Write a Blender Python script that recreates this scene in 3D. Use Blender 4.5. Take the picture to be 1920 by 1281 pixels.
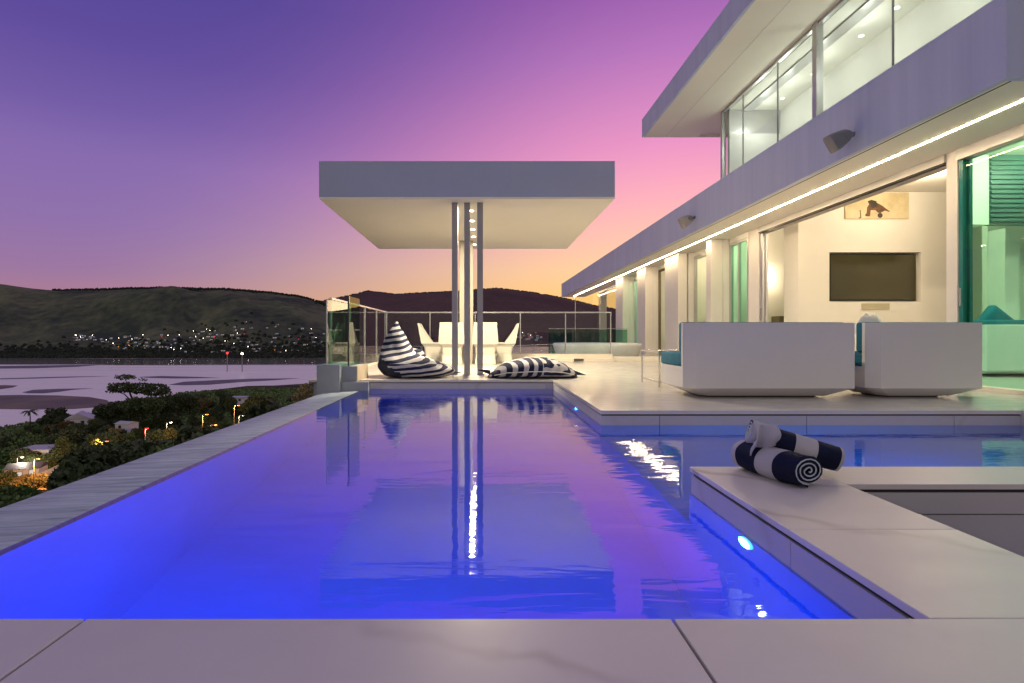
import bpy, bmesh, math, random
from mathutils import Vector, Matrix, noise

for o in list(bpy.data.objects):
    bpy.data.objects.remove(o)
SC = bpy.context.scene
COL = SC.collection
R = math.radians
CAMZ = 0.6          # camera height over the deck; deck top is z = 0
F = 1000.0          # focal length in pixels of the 1920 px wide photograph
VX, VY = 905.0, 630.0


def lin(r, g, b, a=1.0):
    def f(c):
        c /= 255.0
        return c / 12.92 if c <= 0.04045 else ((c + 0.055) / 1.055) ** 2.4
    return (f(r), f(g), f(b), a)


# ------------------------------------------------------------------ camera
cd = bpy.data.cameras.new('camera')
cam = bpy.data.objects.new('camera', cd)
COL.objects.link(cam)
cam.location = (0, 0, CAMZ)
cam.rotation_euler = (R(90), 0, 0)
cd.sensor_width = 36.0
cd.lens = 36.0 * F / 1920.0
cd.shift_x = (960 - VX) / 1920.0
cd.shift_y = (VY - 640.5) / 1920.0
cd.clip_start = 0.05
cd.clip_end = 30000
SC.camera = cam

# ------------------------------------------------------------------ dusk sky
SUN_AZ = R(20)      # azimuth of the afterglow, from +Y towards +X
W = bpy.data.worlds.new('World')
SC.world = W
W.use_nodes = True
nt = W.node_tree
nt.nodes.clear()
N = nt.nodes.new
L = nt.links.new
out = N('ShaderNodeOutputWorld')
tc = N('ShaderNodeTexCoord')
nrm = N('ShaderNodeVectorMath'); nrm.operation = 'NORMALIZE'
L(tc.outputs['Generated'], nrm.inputs[0])
sep = N('ShaderNodeSeparateXYZ')
L(nrm.outputs[0], sep.inputs[0])


def wmath(op, a, b=None, c=None):
    m = N('ShaderNodeMath'); m.operation = op
    for i, v in enumerate((a, b, c)):
        if v is None:
            continue
        if isinstance(v, (int, float)):
            m.inputs[i].default_value = v
        else:
            L(v, m.inputs[i])
    return m.outputs[0]


def wramp(stops):
    r = N('ShaderNodeValToRGB')
    cr = r.color_ramp
    cr.interpolation = 'EASE'
    cr.interpolation = 'LINEAR'
    while len(cr.elements) > 1:
        cr.elements.remove(cr.elements[-1])
    cr.elements[0].position = stops[0][0]
    cr.elements[0].color = lin(*stops[0][1])
    for p, c in stops[1:]:
        e = cr.elements.new(p)
        e.color = lin(*c)
    L(sep.outputs[2], r.inputs[0])
    return r.outputs[0]


glow = wramp([(0.0, (255, 198, 112)), (0.07, (255, 204, 128)), (0.12, (255, 206, 156)), (0.175, (253, 192, 174)),
              (0.26, (247, 166, 190)), (0.32, (234, 147, 196)), (0.455, (183, 115, 187)), (0.53, (156, 92, 173)),
              (0.75, (124, 92, 168)), (1.0, (148, 136, 170))])
away = wramp([(0.0, (178, 128, 138)), (0.06, (168, 122, 148)), (0.10, (152, 115, 160)), (0.17, (141, 109, 169)),
              (0.27, (131, 102, 172)), (0.33, (113, 88, 164)), (0.413, (94, 73, 155)), (0.5, (82, 66, 149)), (0.62, (84, 70, 150)), (1.0, (148, 136, 170))])
east = wramp([(0.0, (200, 186, 166)), (0.2, (186, 178, 168)), (0.5, (168, 160, 170)), (1.0, (148, 136, 170))])
hx = wmath('ADD', wmath('MULTIPLY', sep.outputs[0], math.sin(SUN_AZ)), wmath('MULTIPLY', sep.outputs[1], math.cos(SUN_AZ)))
hl = wmath('SQRT', wmath('ADD', wmath('ADD', wmath('MULTIPLY', sep.outputs[0], sep.outputs[0]),
                                      wmath('MULTIPLY', sep.outputs[1], sep.outputs[1])), 1e-5))
ca = wmath('DIVIDE', hx, hl)
mr = N('ShaderNodeMapRange'); mr.interpolation_type = 'LINEAR'
mr.inputs[1].default_value = 0.50
mr.inputs[2].default_value = 1.0
L(ca, mr.inputs[0])
fac = wmath('POWER', wmath('MAXIMUM', mr.outputs[0], 0.0), wmath('ADD', wmath('MULTIPLY', wmath('MAXIMUM', sep.outputs[2], 0.0), 5.5), 1.4))
mixc = N('ShaderNodeMix'); mixc.data_type = 'RGBA'
L(fac, mixc.inputs[0]); L(away, mixc.inputs[6]); L(glow, mixc.inputs[7])
bg1 = N('ShaderNodeBackground'); bg1.inputs[1].default_value = 1.0
mr2 = N('ShaderNodeMapRange'); mr2.interpolation_type = 'SMOOTHSTEP'
mr2.inputs[1].default_value = 0.45
mr2.inputs[2].default_value = -0.35
L(ca, mr2.inputs[0])
mixe = N('ShaderNodeMix'); mixe.data_type = 'RGBA'
L(mr2.outputs[0], mixe.inputs[0]); L(mixc.outputs[2], mixe.inputs[6]); L(east, mixe.inputs[7])
L(mixe.outputs[2], bg1.inputs[0])
sky = N('ShaderNodeTexSky'); sky.sky_type = 'NISHITA'
sky.sun_disc = False
sky.sun_elevation = R(0.5)
sky.sun_rotation = SUN_AZ
sky.dust_density = 2.0
bg2 = N('ShaderNodeBackground'); bg2.inputs[1].default_value = 0.02
L(sky.outputs[0], bg2.inputs[0])
adds = N('ShaderNodeAddShader')
L(bg1.outputs[0], adds.inputs[0]); L(bg2.outputs[0], adds.inputs[1])
L(adds.outputs[0], out.inputs[0])

# last warm light of the sun that has just set behind the hills
sd = bpy.data.lights.new('sun', 'SUN')
sd.energy = 0.12
sd.angle = R(12)
sd.color = (1.0, 0.72, 0.5)
sun = bpy.data.objects.new('sun', sd)
COL.objects.link(sun)
sun.rotation_euler = Vector((math.sin(SUN_AZ), math.cos(SUN_AZ), math.tan(R(4)))).to_track_quat('Z', 'Y').to_euler()

SC.view_settings.view_transform = 'Standard'
SC.view_settings.look = 'None'
SC.view_settings.exposure = 0.0
SC.view_settings.gamma = 1.0
SC.view_settings.use_curve_mapping = False
SC.cycles.use_denoising = True
SC.cycles.max_bounces = 10
SC.cycles.transparent_max_bounces = 24
SC.cycles.sample_clamp_indirect = 6.0
SC.cycles.blur_glossy = 0.3

# light levels
LED_STRENGTH = 105.0
ROOM_W = 66.0
UPPER_W = 12.5
CANOPY_W = 112.0
POOL_W = 21.0

# ------------------------------------------------------------------ materials
MATS = {}


class NT:
    def __init__(s, name):
        s.m = bpy.data.materials.new(name)
        s.m.use_nodes = True
        s.t = s.m.node_tree
        s.t.nodes.clear()
        s.out = s.n('ShaderNodeOutputMaterial')
        MATS[name] = s.m

    def n(s, k, **kw):
        x = s.t.nodes.new(k)
        for a, b in kw.items():
            setattr(x, a, b)
        return x

    def l(s, a, b):
        s.t.links.new(a, b)

    def coord(s, scale=(1, 1, 1), rot=(0, 0, 0), kind='Object'):
        c = s.n('ShaderNodeTexCoord')
        m = s.n('ShaderNodeMapping')
        m.inputs['Scale'].default_value = scale
        m.inputs['Rotation'].default_value = rot
        s.l(c.outputs[kind], m.inputs[0])
        return m.outputs[0]

    def noise(s, vec, scale, detail=4, rough=0.55, dist=0.0):
        t = s.n('ShaderNodeTexNoise')
        t.inputs['Scale'].default_value = scale
        t.inputs['Detail'].default_value = detail
        t.inputs['Roughness'].default_value = rough
        t.inputs['Distortion'].default_value = dist
        s.l(vec, t.inputs['Vector'])
        return t.outputs['Fac']

    def ramp(s, fac, stops):
        r = s.n('ShaderNodeValToRGB')
        cr = r.color_ramp
        while len(cr.elements) > 1:
            cr.elements.remove(cr.elements[-1])
        cr.elements[0].position = stops[0][0]
        cr.elements[0].color = stops[0][1]
        for p, c in stops[1:]:
            e = cr.elements.new(p)
            e.color = c
        s.l(fac, r.inputs[0])
        return r.outputs[0]

    def math(s, op, a, b=None):
        m = s.n('ShaderNodeMath', operation=op)
        for i, v in enumerate((a, b)):
            if v is None:
                continue
            if isinstance(v, (int, float)):
                m.inputs[i].default_value = v
            else:
                s.l(v, m.inputs[i])
        return m.outputs[0]

    def mix(s, fac, a, b):
        m = s.n('ShaderNodeMix', data_type='RGBA')
        for i, v in ((0, fac), (6, a), (7, b)):
            if isinstance(v, (int, float)):
                m.inputs[i].default_value = v
            elif isinstance(v, tuple):
                m.inputs[i].default_value = v
            else:
                s.l(v, m.inputs[i])
        return m.outputs[2]

    def bump(s, h, strength, dist):
        b = s.n('ShaderNodeBump')
        b.inputs['Strength'].default_value = strength
        b.inputs['Distance'].default_value = dist
        s.l(h, b.inputs['Height'])
        return b.outputs[0]

    def principled(s, col, rough=0.5, metal=0.0, spec=0.5, normal=None, coat=0.0, emit=None, es=0.0):
        p = s.n('ShaderNodeBsdfPrincipled')
        if isinstance(col, tuple):
            p.inputs['Base Color'].default_value = col
        else:
            s.l(col, p.inputs['Base Color'])
        if isinstance(rough, (int, float)):
            p.inputs['Roughness'].default_value = rough
        else:
            s.l(rough, p.inputs['Roughness'])
        p.inputs['Metallic'].default_value = metal
        p.inputs['Specular IOR Level'].default_value = spec
        p.inputs['Coat Weight'].default_value = coat
        if normal is not None:
            s.l(normal, p.inputs['Normal'])
        if emit:
            p.inputs['Emission Color'].default_value = emit
            p.inputs['Emission Strength'].default_value = es
        s.l(p.outputs[0], s.out.inputs[0])
        return p


def c4(r, g, b):
    return (r, g, b, 1.0)


def plain(name, col, rough=0.5, metal=0.0, var=0.08, scale=3.0, bump=0.0, bscale=60.0, spec=0.5, coat=0.0, stretch=(1, 1, 1)):
    m = NT(name)
    v = m.coord(stretch)
    n = m.noise(v, scale, 5)
    lo = c4(*[c * (1 - var) for c in col]); hi = c4(*[min(1, c * (1 + var)) for c in col])
    colr = m.ramp(n, [(0.3, lo), (0.7, hi)])
    rr = m.math('ADD', m.math('MULTIPLY', m.math('SUBTRACT', n, 0.5), 0.15), rough)
    nm = m.bump(m.noise(v, bscale, 3), bump, 0.01) if bump else None
    m.principled(colr, rr, metal, spec, nm, coat)
    return m.m


def emit(name, col, strength):
    m = NT(name)
    e = m.n('ShaderNodeEmission')
    e.inputs[0].default_value = c4(*col)
    e.inputs[1].default_value = strength
    m.l(e.outputs[0], m.out.inputs[0])
    return m.m


def glass(name, tint, ior=1.45, rough=0.0, gain=1.0):
    m = NT(name)
    fr = m.n('ShaderNodeFresnel'); fr.inputs[0].default_value = ior
    t = m.n('ShaderNodeBsdfTransparent'); t.inputs[0].default_value = c4(*tint)
    g = m.n('ShaderNodeBsdfGlossy'); g.inputs['Roughness'].default_value = rough
    mx = m.n('ShaderNodeMixShader')
    geo = m.n('ShaderNodeNewGeometry')
    front = m.math('SUBTRACT', 1.0, geo.outputs['Backfacing'])
    m.l(m.math('MULTIPLY', m.math('MULTIPLY', fr.outputs[0], gain), front), mx.inputs[0]); m.l(t.outputs[0], mx.inputs[1]); m.l(g.outputs[0], mx.inputs[2])
    m.l(mx.outputs[0], m.out.inputs[0])
    return m.m


def marble(name, col, rough=0.25, vein=0.5):
    m = NT(name)
    v = m.coord((1, 1, 1))
    warp = m.noise(v, 1.3, 5, 0.6)
    def veins(rot, scale, dist, thin):
        w = m.n('ShaderNodeTexWave', wave_type='BANDS', bands_direction='Y', wave_profile='SIN')
        w.inputs['Scale'].default_value = scale
        w.inputs['Distortion'].default_value = dist
        w.inputs['Detail'].default_value = 5.0
        w.inputs['Detail Scale'].default_value = 0.9
        w.inputs['Detail Roughness'].default_value = 0.62
        m.l(m.coord((1, 1, 1), (0.2, 0.1, rot)), w.inputs['Vector'])
        return m.math('POWER', w.outputs['Fac'], thin)
    gate = m.ramp(m.noise(m.coord((1, 1, 1)), 1.3, 4), [(0.44, c4(0, 0, 0)), (0.70, c4(1, 1, 1))])
    fine = m.math('MULTIPLY', veins(R(24), 0.55, 7.0, 60.0), 1.0)
    broad = m.math('MULTIPLY', veins(R(-18), 0.35, 5.0, 7.0), 0.22)
    fac = m.math('MINIMUM', m.math('MULTIPLY', m.math('MULTIPLY', m.math('ADD', fine, broad), gate), vein), 0.8)
    cloud = m.ramp(warp, [(0.3, c4(*[c * 0.93 for c in col])), (0.7, c4(*[min(1, c * 1.05) for c in col]))])
    dark = c4(col[0] * 0.52, col[1] * 0.48, col[2] * 0.45)
    colr = m.mix(fac, cloud, dark)
    smear = m.noise(m.coord((2.0, 5.0, 1)), 2.0, 4)
    rr = m.math('ADD', m.math('MULTIPLY', smear, 0.22), rough - 0.11)
    nm = m.bump(m.noise(v, 3.0, 3), 0.04, 0.01)
    m.principled(colr, rr, 0, 0.5, nm)
    return m.m


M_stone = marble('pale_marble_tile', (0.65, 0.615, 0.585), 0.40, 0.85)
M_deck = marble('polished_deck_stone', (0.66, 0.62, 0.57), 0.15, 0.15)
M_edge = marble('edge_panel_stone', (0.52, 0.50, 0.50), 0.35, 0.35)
M_gap = plain('dark_shadow_gap', (0.03, 0.028, 0.03), 0.7)
M_white = plain('white_plaster', (0.78, 0.76, 0.72), 0.6, var=0.03, bump=0.03, bscale=120)
M_soffit = plain('soffit_plaster', (0.88, 0.84, 0.72), 0.65, var=0.03, scale=0.7)
M_inner = plain('inner_wall_paint', (0.80, 0.77, 0.70), 0.7, var=0.02)
M_floor = plain('inner_floor', (0.55, 0.52, 0.47), 0.3, var=0.05)
M_pillar = plain('pillar_plaster', (0.74, 0.70, 0.66), 0.6, var=0.03)
M_frame = plain('aluminium_frame', (0.55, 0.54, 0.54), 0.35, 0.6, var=0.04)
M_darkfr = plain('dark_track', (0.05, 0.045, 0.04), 0.4, 0.3)
M_teal_fr = plain('green_tinted_door_edge', (0.01, 0.16, 0.15), 0.25, 0.0)
M_post = plain('grey_steel_post', (0.30, 0.29, 0.32), 0.4, 0.35, var=0.06)
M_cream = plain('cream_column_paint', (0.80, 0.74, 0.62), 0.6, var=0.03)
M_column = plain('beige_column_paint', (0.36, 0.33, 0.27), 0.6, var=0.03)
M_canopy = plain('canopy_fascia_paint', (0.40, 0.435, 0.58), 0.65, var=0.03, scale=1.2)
M_shell = plain('sofa_shell_resin', (0.66, 0.64, 0.63), 0.38, var=0.02, scale=1.5, bump=0.02)
M_teal = plain('teal_cushion_fabric', (0.004, 0.13, 0.20), 0.85, var=0.15, scale=12, bump=0.25, bscale=250)
M_chrome = plain('brushed_steel', (0.6, 0.6, 0.6), 0.25, 0.9)
M_chair = plain('white_moulded_chair', (0.58, 0.55, 0.48), 0.4, var=0.03)
M_spk = plain('grey_speaker_shell', (0.23, 0.23, 0.24), 0.5, bump=0.1, bscale=300)
M_spk2 = plain('light_speaker_shell', (0.45, 0.41, 0.37), 0.5)
M_tv = plain('television_screen', (0.045, 0.04, 0.018), 0.10, var=0.1, scale=1.0)
M_tvfr = plain('television_bezel', (0.02, 0.02, 0.02), 0.3)
M_grille = plain('beige_grille', (0.45, 0.40, 0.27), 0.6)
M_brown = plain('brown_box', (0.14, 0.10, 0.05), 0.6)
M_pier = plain('grey_pier_render', (0.30, 0.32, 0.36), 0.6, var=0.08, bump=0.08)
M_pier2 = plain('warm_pier_stone', (0.55, 0.45, 0.33), 0.6, var=0.15, bump=0.15)
M_tub = plain('white_tub_acrylic', (0.75, 0.80, 0.78), 0.25)
M_green = plain('dark_green_cushion', (0.012, 0.03, 0.012), 0.9, bump=0.3, bscale=100)
M_glass = glass('clear_glass', (0.94, 0.97, 0.955))
M_glass_up = glass('pale_green_glass', (0.90, 0.96, 0.92), 1.35)
M_glass_g = glass('green_glass', (0.62, 0.93, 0.83), 1.38)
M_glass_s = glass('green_screen_glass', (0.42, 0.66, 0.54), 1.5)
M_led = emit('warm_led_diffuser', (1.0, 0.76, 0.46), LED_STRENGTH)
M_down = emit('downlight_lens', (1.0, 0.88, 0.68), 4.0)
M_cspot = emit('canopy_downlight_lens', (1.0, 0.90, 0.72), 22.0)
M_plens = emit('pool_light_lens', (0.10, 0.55, 1.0), 3.0)
M_sodium = emit('sodium_lamp', (1.0, 0.27, 0.03), 4.0)
M_whitel = emit('white_lamp', (1.0, 0.86, 0.66), 16.0)
M_redl = emit('red_lamp', (1.0, 0.03, 0.03), 4.0)
M_winl = emit('lit_window', (1.0, 0.84, 0.72), 0.7)
M_winb = emit('lit_window_cool', (0.80, 0.90, 1.0), 0.9)
M_trunk = plain('bark', (0.07, 0.05, 0.035), 0.9, var=0.3, bump=0.4)
M_fleece = plain('curtain_fabric', (0.80, 0.77, 0.68), 0.8)


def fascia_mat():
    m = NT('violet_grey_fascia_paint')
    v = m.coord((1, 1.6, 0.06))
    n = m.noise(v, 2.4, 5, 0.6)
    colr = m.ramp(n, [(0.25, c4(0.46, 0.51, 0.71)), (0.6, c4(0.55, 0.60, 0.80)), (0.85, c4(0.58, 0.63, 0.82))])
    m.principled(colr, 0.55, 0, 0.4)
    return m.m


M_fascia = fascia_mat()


def water_mat(name, ior, sc, strength, dist, tint):
    m = NT(name)
    v = m.coord(sc)
    n1 = m.noise(v, 1.0, 3, 0.5, 0.4)
    n2 = m.noise(m.coord((sc[0] * 4, sc[1] * 5, 1)), 1.0, 2, 0.5)
    h = m.math('ADD', n1, m.math('MULTIPLY', n2, 0.16))
    calm = m.ramp(m.noise(m.coord((0.35, 0.6, 1)), 1.0, 2), [(0.35, c4(0.35, 0.35, 0.35)), (0.7, c4(1, 1, 1))])
    nm = m.bump(m.math('MULTIPLY', h, calm), strength, dist)
    fr = m.n('ShaderNodeFresnel'); fr.inputs[0].default_value = ior
    m.l(nm, fr.inputs['Normal'])
    r = m.n('ShaderNodeBsdfRefraction'); r.inputs['IOR'].default_value = 1.33
    r.inputs['Roughness'].default_value = 0.0
    r.inputs['Color'].default_value = c4(*tint)
    m.l(nm, r.inputs['Normal'])
    g = m.n('ShaderNodeBsdfGlossy'); g.inputs['Roughness'].default_value = 0.02
    m.l(nm, g.inputs['Normal'])
    mx = m.n('ShaderNodeMixShader')
    refl = m.math('MINIMUM', m.math('ADD', m.math('MULTIPLY', fr.outputs[0], 1.14), 0.0), 0.97)
    m.l(refl, mx.inputs[0]); m.l(r.outputs[0], mx.inputs[1]); m.l(g.outputs[0], mx.inputs[2])
    m.l(mx.outputs[0], m.out.inputs[0])
    return m.m


M_water = water_mat('pool_water', 2.3, (1.5, 6.0, 1), 0.12, 0.03, (0.55, 0.75, 1.0))


def lake_mat():
    m = NT('lake_water')
    v = m.coord((0.02, 0.10, 1))
    h = m.noise(v, 1.0, 4, 0.6)
    nm = m.bump(h, 0.5, 1.2)
    patch = m.noise(m.coord((0.0016, 0.011, 1)), 1.0, 4, 0.6, 0.5)
    far = m.n('ShaderNodeSeparateXYZ'); cc = m.n('ShaderNodeTexCoord'); m.l(cc.outputs['Object'], far.inputs[0])
    rr = m.ramp(patch, [(0.34, c4(0.10, 0.10, 0.10)), (0.46, c4(0.28, 0.28, 0.28)), (0.8, c4(0.34, 0.34, 0.34))])
    wob = m.math('MULTIPLY', m.math('SUBTRACT', m.noise(m.coord((0.002, 0.012, 1)), 1.0, 3), 0.5), 160.0)
    yy = m.math('ADD', far.outputs[1], wob)
    calm = m.n('ShaderNodeMapRange'); calm.inputs[1].default_value = 1090.0; calm.inputs[2].default_value = 1125.0
    m.l(yy, calm.inputs[0])
    streak = m.ramp(m.noise(m.coord((0.0012, 0.02, 1)), 1.0, 3), [(0.60, c4(1, 1, 1)), (0.66, c4(0.2, 0.2, 0.2))])
    still = m.math('MULTIPLY', calm.outputs[0], streak)
    calmf = m.math('ADD', m.math('MULTIPLY', still, 0.76), 0.18)
    rr = m.mix(still, rr, c4(0.03, 0.03, 0.03))
    di = m.n('ShaderNodeBsdfDiffuse'); di.inputs[0].default_value = c4(0.95, 0.90, 0.80)
    gl = m.n('ShaderNodeBsdfGlossy'); gl.inputs[0].default_value = c4(0.96, 0.95, 1.0)
    m.l(rr, gl.inputs['Roughness']); m.l(nm, gl.inputs['Normal'])
    mx = m.n('ShaderNodeMixShader'); m.l(calmf, mx.inputs[0])
    m.l(di.outputs[0], mx.inputs[1]); m.l(gl.outputs[0], mx.inputs[2])
    m.l(mx.outputs[0], m.out.inputs[0])
    return m.m


M_lake = lake_mat()


def ledge_mat():
    m = NT('wet_ledge_stone')
    v = m.coord((2.2, 24.0, 1), (0, 0, R(7)))
    n = m.noise(v, 1.0, 6, 0.65, 0.8)
    big = m.noise(m.coord((1.5, 0.9, 1)), 1.0, 3)
    colr = m.ramp(n, [(0.3, c4(0.17, 0.22, 0.26)), (0.5, c4(0.38, 0.46, 0.52)), (0.75, c4(0.56, 0.64, 0.70))])
    rr = m.ramp(big, [(0.35, c4(0.30, 0.30, 0.30)), (0.6, c4(0.6, 0.6, 0.6))])
    nm = m.bump(n, 0.55, 0.012)
    m.principled(colr, rr, 0, 0.35, nm)
    return m.m


M_ledge = ledge_mat()
M_pool = plain('pool_plaster', (0.42, 0.52, 0.80), 0.6, var=0.06, scale=2.0)


def stripes(name, period, axis, duty=0.5, warp=0.25, navy=(0.006, 0.010, 0.035), white=(0.48, 0.465, 0.48), phase=0.0, bump=0.2, vec=None):
    """navy and white bands along a direction in object space"""
    m = NT(name)
    c = m.n('ShaderNodeTexCoord')
    d = m.n('ShaderNodeVectorMath', operation='DOT_PRODUCT')
    m.l(c.outputs['Object'], d.inputs[0])
    d.inputs[1].default_value = axis
    n = m.noise(c.outputs['Object'], 3.0, 2)
    s = m.math('ADD', d.outputs['Value'], m.math('MULTIPLY', m.math('SUBTRACT', n, 0.5), warp * period))
    s = m.math('ADD', m.math('DIVIDE', s, period), phase + 50.0)
    fr = m.math('FRACT', s)
    st = m.math('GREATER_THAN', fr, duty)
    weave = m.noise(c.outputs['Object'], 220, 2)
    shade = m.noise(c.outputs['Object'], 6.0, 3)
    w = m.ramp(shade, [(0.3, c4(*[x * 0.9 for x in white])), (0.7, c4(*[min(1, x * 1.05) for x in white]))])
    nv = m.ramp(shade, [(0.3, c4(*navy)), (0.7, c4(*[x * 1.5 for x in navy]))])
    m.principled(m.mix(st, nv, w), 0.85, 0, 0.25, m.bump(weave, bump, 0.002))
    return m.m


def leaf_mat(name, col, var=0.5):
    m = NT(name)
    g = m.n('ShaderNodeObjectInfo')
    v = m.coord((1, 1, 1))
    n = m.noise(v, 0.9, 3)
    n2 = m.noise(v, 7.0, 2)
    f = m.math('ADD', m.math('MULTIPLY', n, 0.6), m.math('MULTIPLY', n2, 0.4))
    f = m.math('ADD', f, m.math('MULTIPLY', m.math('SUBTRACT', g.outputs['Random'], 0.5), 0.25))
    colr = m.ramp(f, [(0.3, c4(*[c * (1 - var) for c in col])), (0.7, c4(*[c * (1 + var) for c in col]))])
    m.principled(colr, 0.7, 0, 0.2)
    return m.m


M_leafd = leaf_mat('dark_evergreen_leaf', (0.072, 0.100, 0.040))
M_leafm = leaf_mat('mid_green_leaf', (0.115, 0.175, 0.055))
M_leafo = leaf_mat('olive_dry_leaf', (0.20, 0.17, 0.075))
M_leafb = leaf_mat('bright_leaf', (0.09, 0.19, 0.045))


def ground_mat():
    m = NT('hillside_ground')
    v = m.coord((1, 1, 1))
    n = m.noise(v, 0.035, 6, 0.65)
    n2 = m.noise(v, 0.6, 4)
    f = m.math('ADD', m.math('MULTIPLY', n, 0.7), m.math('MULTIPLY', n2, 0.3))
    colr = m.ramp(f, [(0.3, c4(0.018, 0.022, 0.010)), (0.5, c4(0.05, 0.062, 0.022)), (0.72, c4(0.11, 0.09, 0.05))])
    m.principled(colr, 0.9, 0, 0.1, m.bump(n2, 0.6, 0.4))
    return m.m


M_ground = ground_mat()


def hill_mat(name, grass, wood, sc):
    m = NT(name)
    v = m.coord((1, 1, 1))
    n = m.noise(v, sc, 6, 0.62, 0.6)
    n2 = m.noise(v, 0.03, 4)
    f = m.math('ADD', m.math('MULTIPLY', n, 0.7), m.math('MULTIPLY', n2, 0.3))
    colr = m.ramp(f, [(0.40, c4(*wood)), (0.50, c4(*[(a + b) / 2 for a, b in zip(grass, wood)])), (0.58, c4(*grass))])
    m.principled(colr, 0.95, 0, 0.05, m.bump(n2, 0.8, 8.0))
    return m.m


M_hillA = hill_mat('grassy_hill', (0.150, 0.160, 0.088), (0.048, 0.060, 0.046), 0.0030)
M_hillB = hill_mat('brown_far_hill', (0.14, 0.085, 0.070), (0.09, 0.058, 0.052), 0.0014)
M_forest = plain('forest_canopy', (0.034, 0.042, 0.028), 0.95, var=0.4, scale=0.05, spec=0.05)
M_sand = plain('wet_sand', (0.16, 0.125, 0.085), 0.65, var=0.35, scale=0.03, spec=0.3)
M_sand2 = plain('wet_mud_flat', (0.12, 0.12, 0.10), 0.5, var=0.3, scale=0.03, spec=0.3)
M_road = plain('asphalt', (0.06, 0.055, 0.05), 0.85, var=0.2, scale=0.6)
M_bank = plain('earth_bank', (0.16, 0.10, 0.055), 0.9, var=0.35, scale=0.5, bump=0.5, bscale=3)
M_hwall = plain('white_house_wall', (0.62, 0.62, 0.64), 0.8, var=0.05)
M_hfar = plain('far_house_wall', (0.30, 0.29, 0.29), 0.8, var=0.1)
M_hwall2 = plain('blue_white_boards', (0.50, 0.56, 0.66), 0.7, var=0.05)
M_hroof = plain('pale_sheet_roof', (0.40, 0.42, 0.46), 0.6, var=0.1)
M_hroofd = plain('dark_roof', (0.07, 0.065, 0.065), 0.7, var=0.2)
M_pole = plain('galvanised_pole', (0.30, 0.27, 0.24), 0.5, 0.3)
M_blade = plain('dark_slats', (0.045, 0.10, 0.10), 0.5, var=0.1)
M_kitchen = plain('white_cabinet', (0.75, 0.75, 0.72), 0.4, var=0.02)
M_vent = plain('dark_vent', (0.05, 0.05, 0.045), 0.6)


def picture_mat():
    m = NT('painted_canvas')
    v = m.coord((1, 1, 1))
    n = m.noise(v, 3.0, 5)
    colr = m.ramp(n, [(0.3, c4(0.42, 0.33, 0.18)), (0.55, c4(0.60, 0.50, 0.31)), (0.75, c4(0.66, 0.57, 0.40))])
    m.principled(colr, 0.7)
    return m.m


M_pic = picture_mat()
M_picb = plain('painted_brown', (0.10, 0.045, 0.018), 0.7, var=0.5, scale=9)
M_picd = plain('painted_dark', (0.028, 0.022, 0.018), 0.7, var=0.4, scale=9)

# ------------------------------------------------------------------ helpers


def tag(o, label=None, cat=None, group=None, kind=None):
    if label:
        o['label'] = label
    if cat:
        o['category'] = cat
    if group:
        o['group'] = group
    if kind:
        o['kind'] = kind
    return o


def empty(name, loc=(0, 0, 0), rz=0.0):
    o = bpy.data.objects.new(name, None)
    o.empty_display_size = 0.1
    o.location = loc
    o.rotation_euler = (0, 0, rz)
    COL.objects.link(o)
    return o


def link(name, me, mats, parent=None, world=True):
    """parts are written in world coordinates; the parent's placement is cancelled when world is set"""
    o = bpy.data.objects.new(name, me)
    COL.objects.link(o)
    if mats is not None:
        for m in (mats if isinstance(mats, (list, tuple)) else [mats]):
            if len(me.materials) < (len(mats) if isinstance(mats, (list, tuple)) else 1):
                me.materials.append(m)
    if parent is not None:
        o.parent = parent
        if world and parent.type == 'EMPTY':
            o.matrix_parent_inverse = (Matrix.Translation(parent.location) @ parent.rotation_euler.to_matrix().to_4x4()).inverted()
    return o


def mesh(name, verts, faces, smooth=False, mi=None):
    me = bpy.data.meshes.new(name)
    me.from_pydata([tuple(v) for v in verts], [], faces)
    if smooth:
        for p in me.polygons:
            p.use_smooth = True
    if mi:
        for p, i in zip(me.polygons, mi):
            p.material_index = i
    me.update()
    return me


BOXF = [(0, 3, 2, 1), (4, 5, 6, 7), (0, 1, 5, 4), (1, 2, 6, 5), (2, 3, 7, 6), (3, 0, 4, 7)]


def boxv(x0, x1, y0, y1, z0, z1):
    return [(x0, y0, z0), (x1, y0, z0), (x1, y1, z0), (x0, y1, z0), (x0, y0, z1), (x1, y0, z1), (x1, y1, z1), (x0, y1, z1)]


def box(name, b, mat, parent=None, bev=0.0, world=True, seg=1):
    me = mesh(name, boxv(*b), BOXF)
    if bev:
        bm = bmesh.new(); bm.from_mesh(me)
        bmesh.ops.bevel(bm, geom=bm.edges[:], offset=bev, segments=seg, affect='EDGES', profile=0.5)
        bm.to_mesh(me); bm.free()
        if seg > 1:
            for p in me.polygons:
                p.use_smooth = True
    return link(name, me, mat, parent, world)


def loft(rings, cap0=True, cap1=True):
    n = len(rings[0])
    v = [p for r in rings for p in r]
    f = []
    for k in range(len(rings) - 1):
        for i in range(n):
            j = (i + 1) % n
            f.append((k * n + i, k * n + j, (k + 1) * n + j, (k + 1) * n + i))
    if cap0:
        f.append(tuple(range(n - 1, -1, -1)))
    if cap1:
        f.append(tuple((len(rings) - 1) * n + i for i in range(n)))
    return v, f


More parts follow.
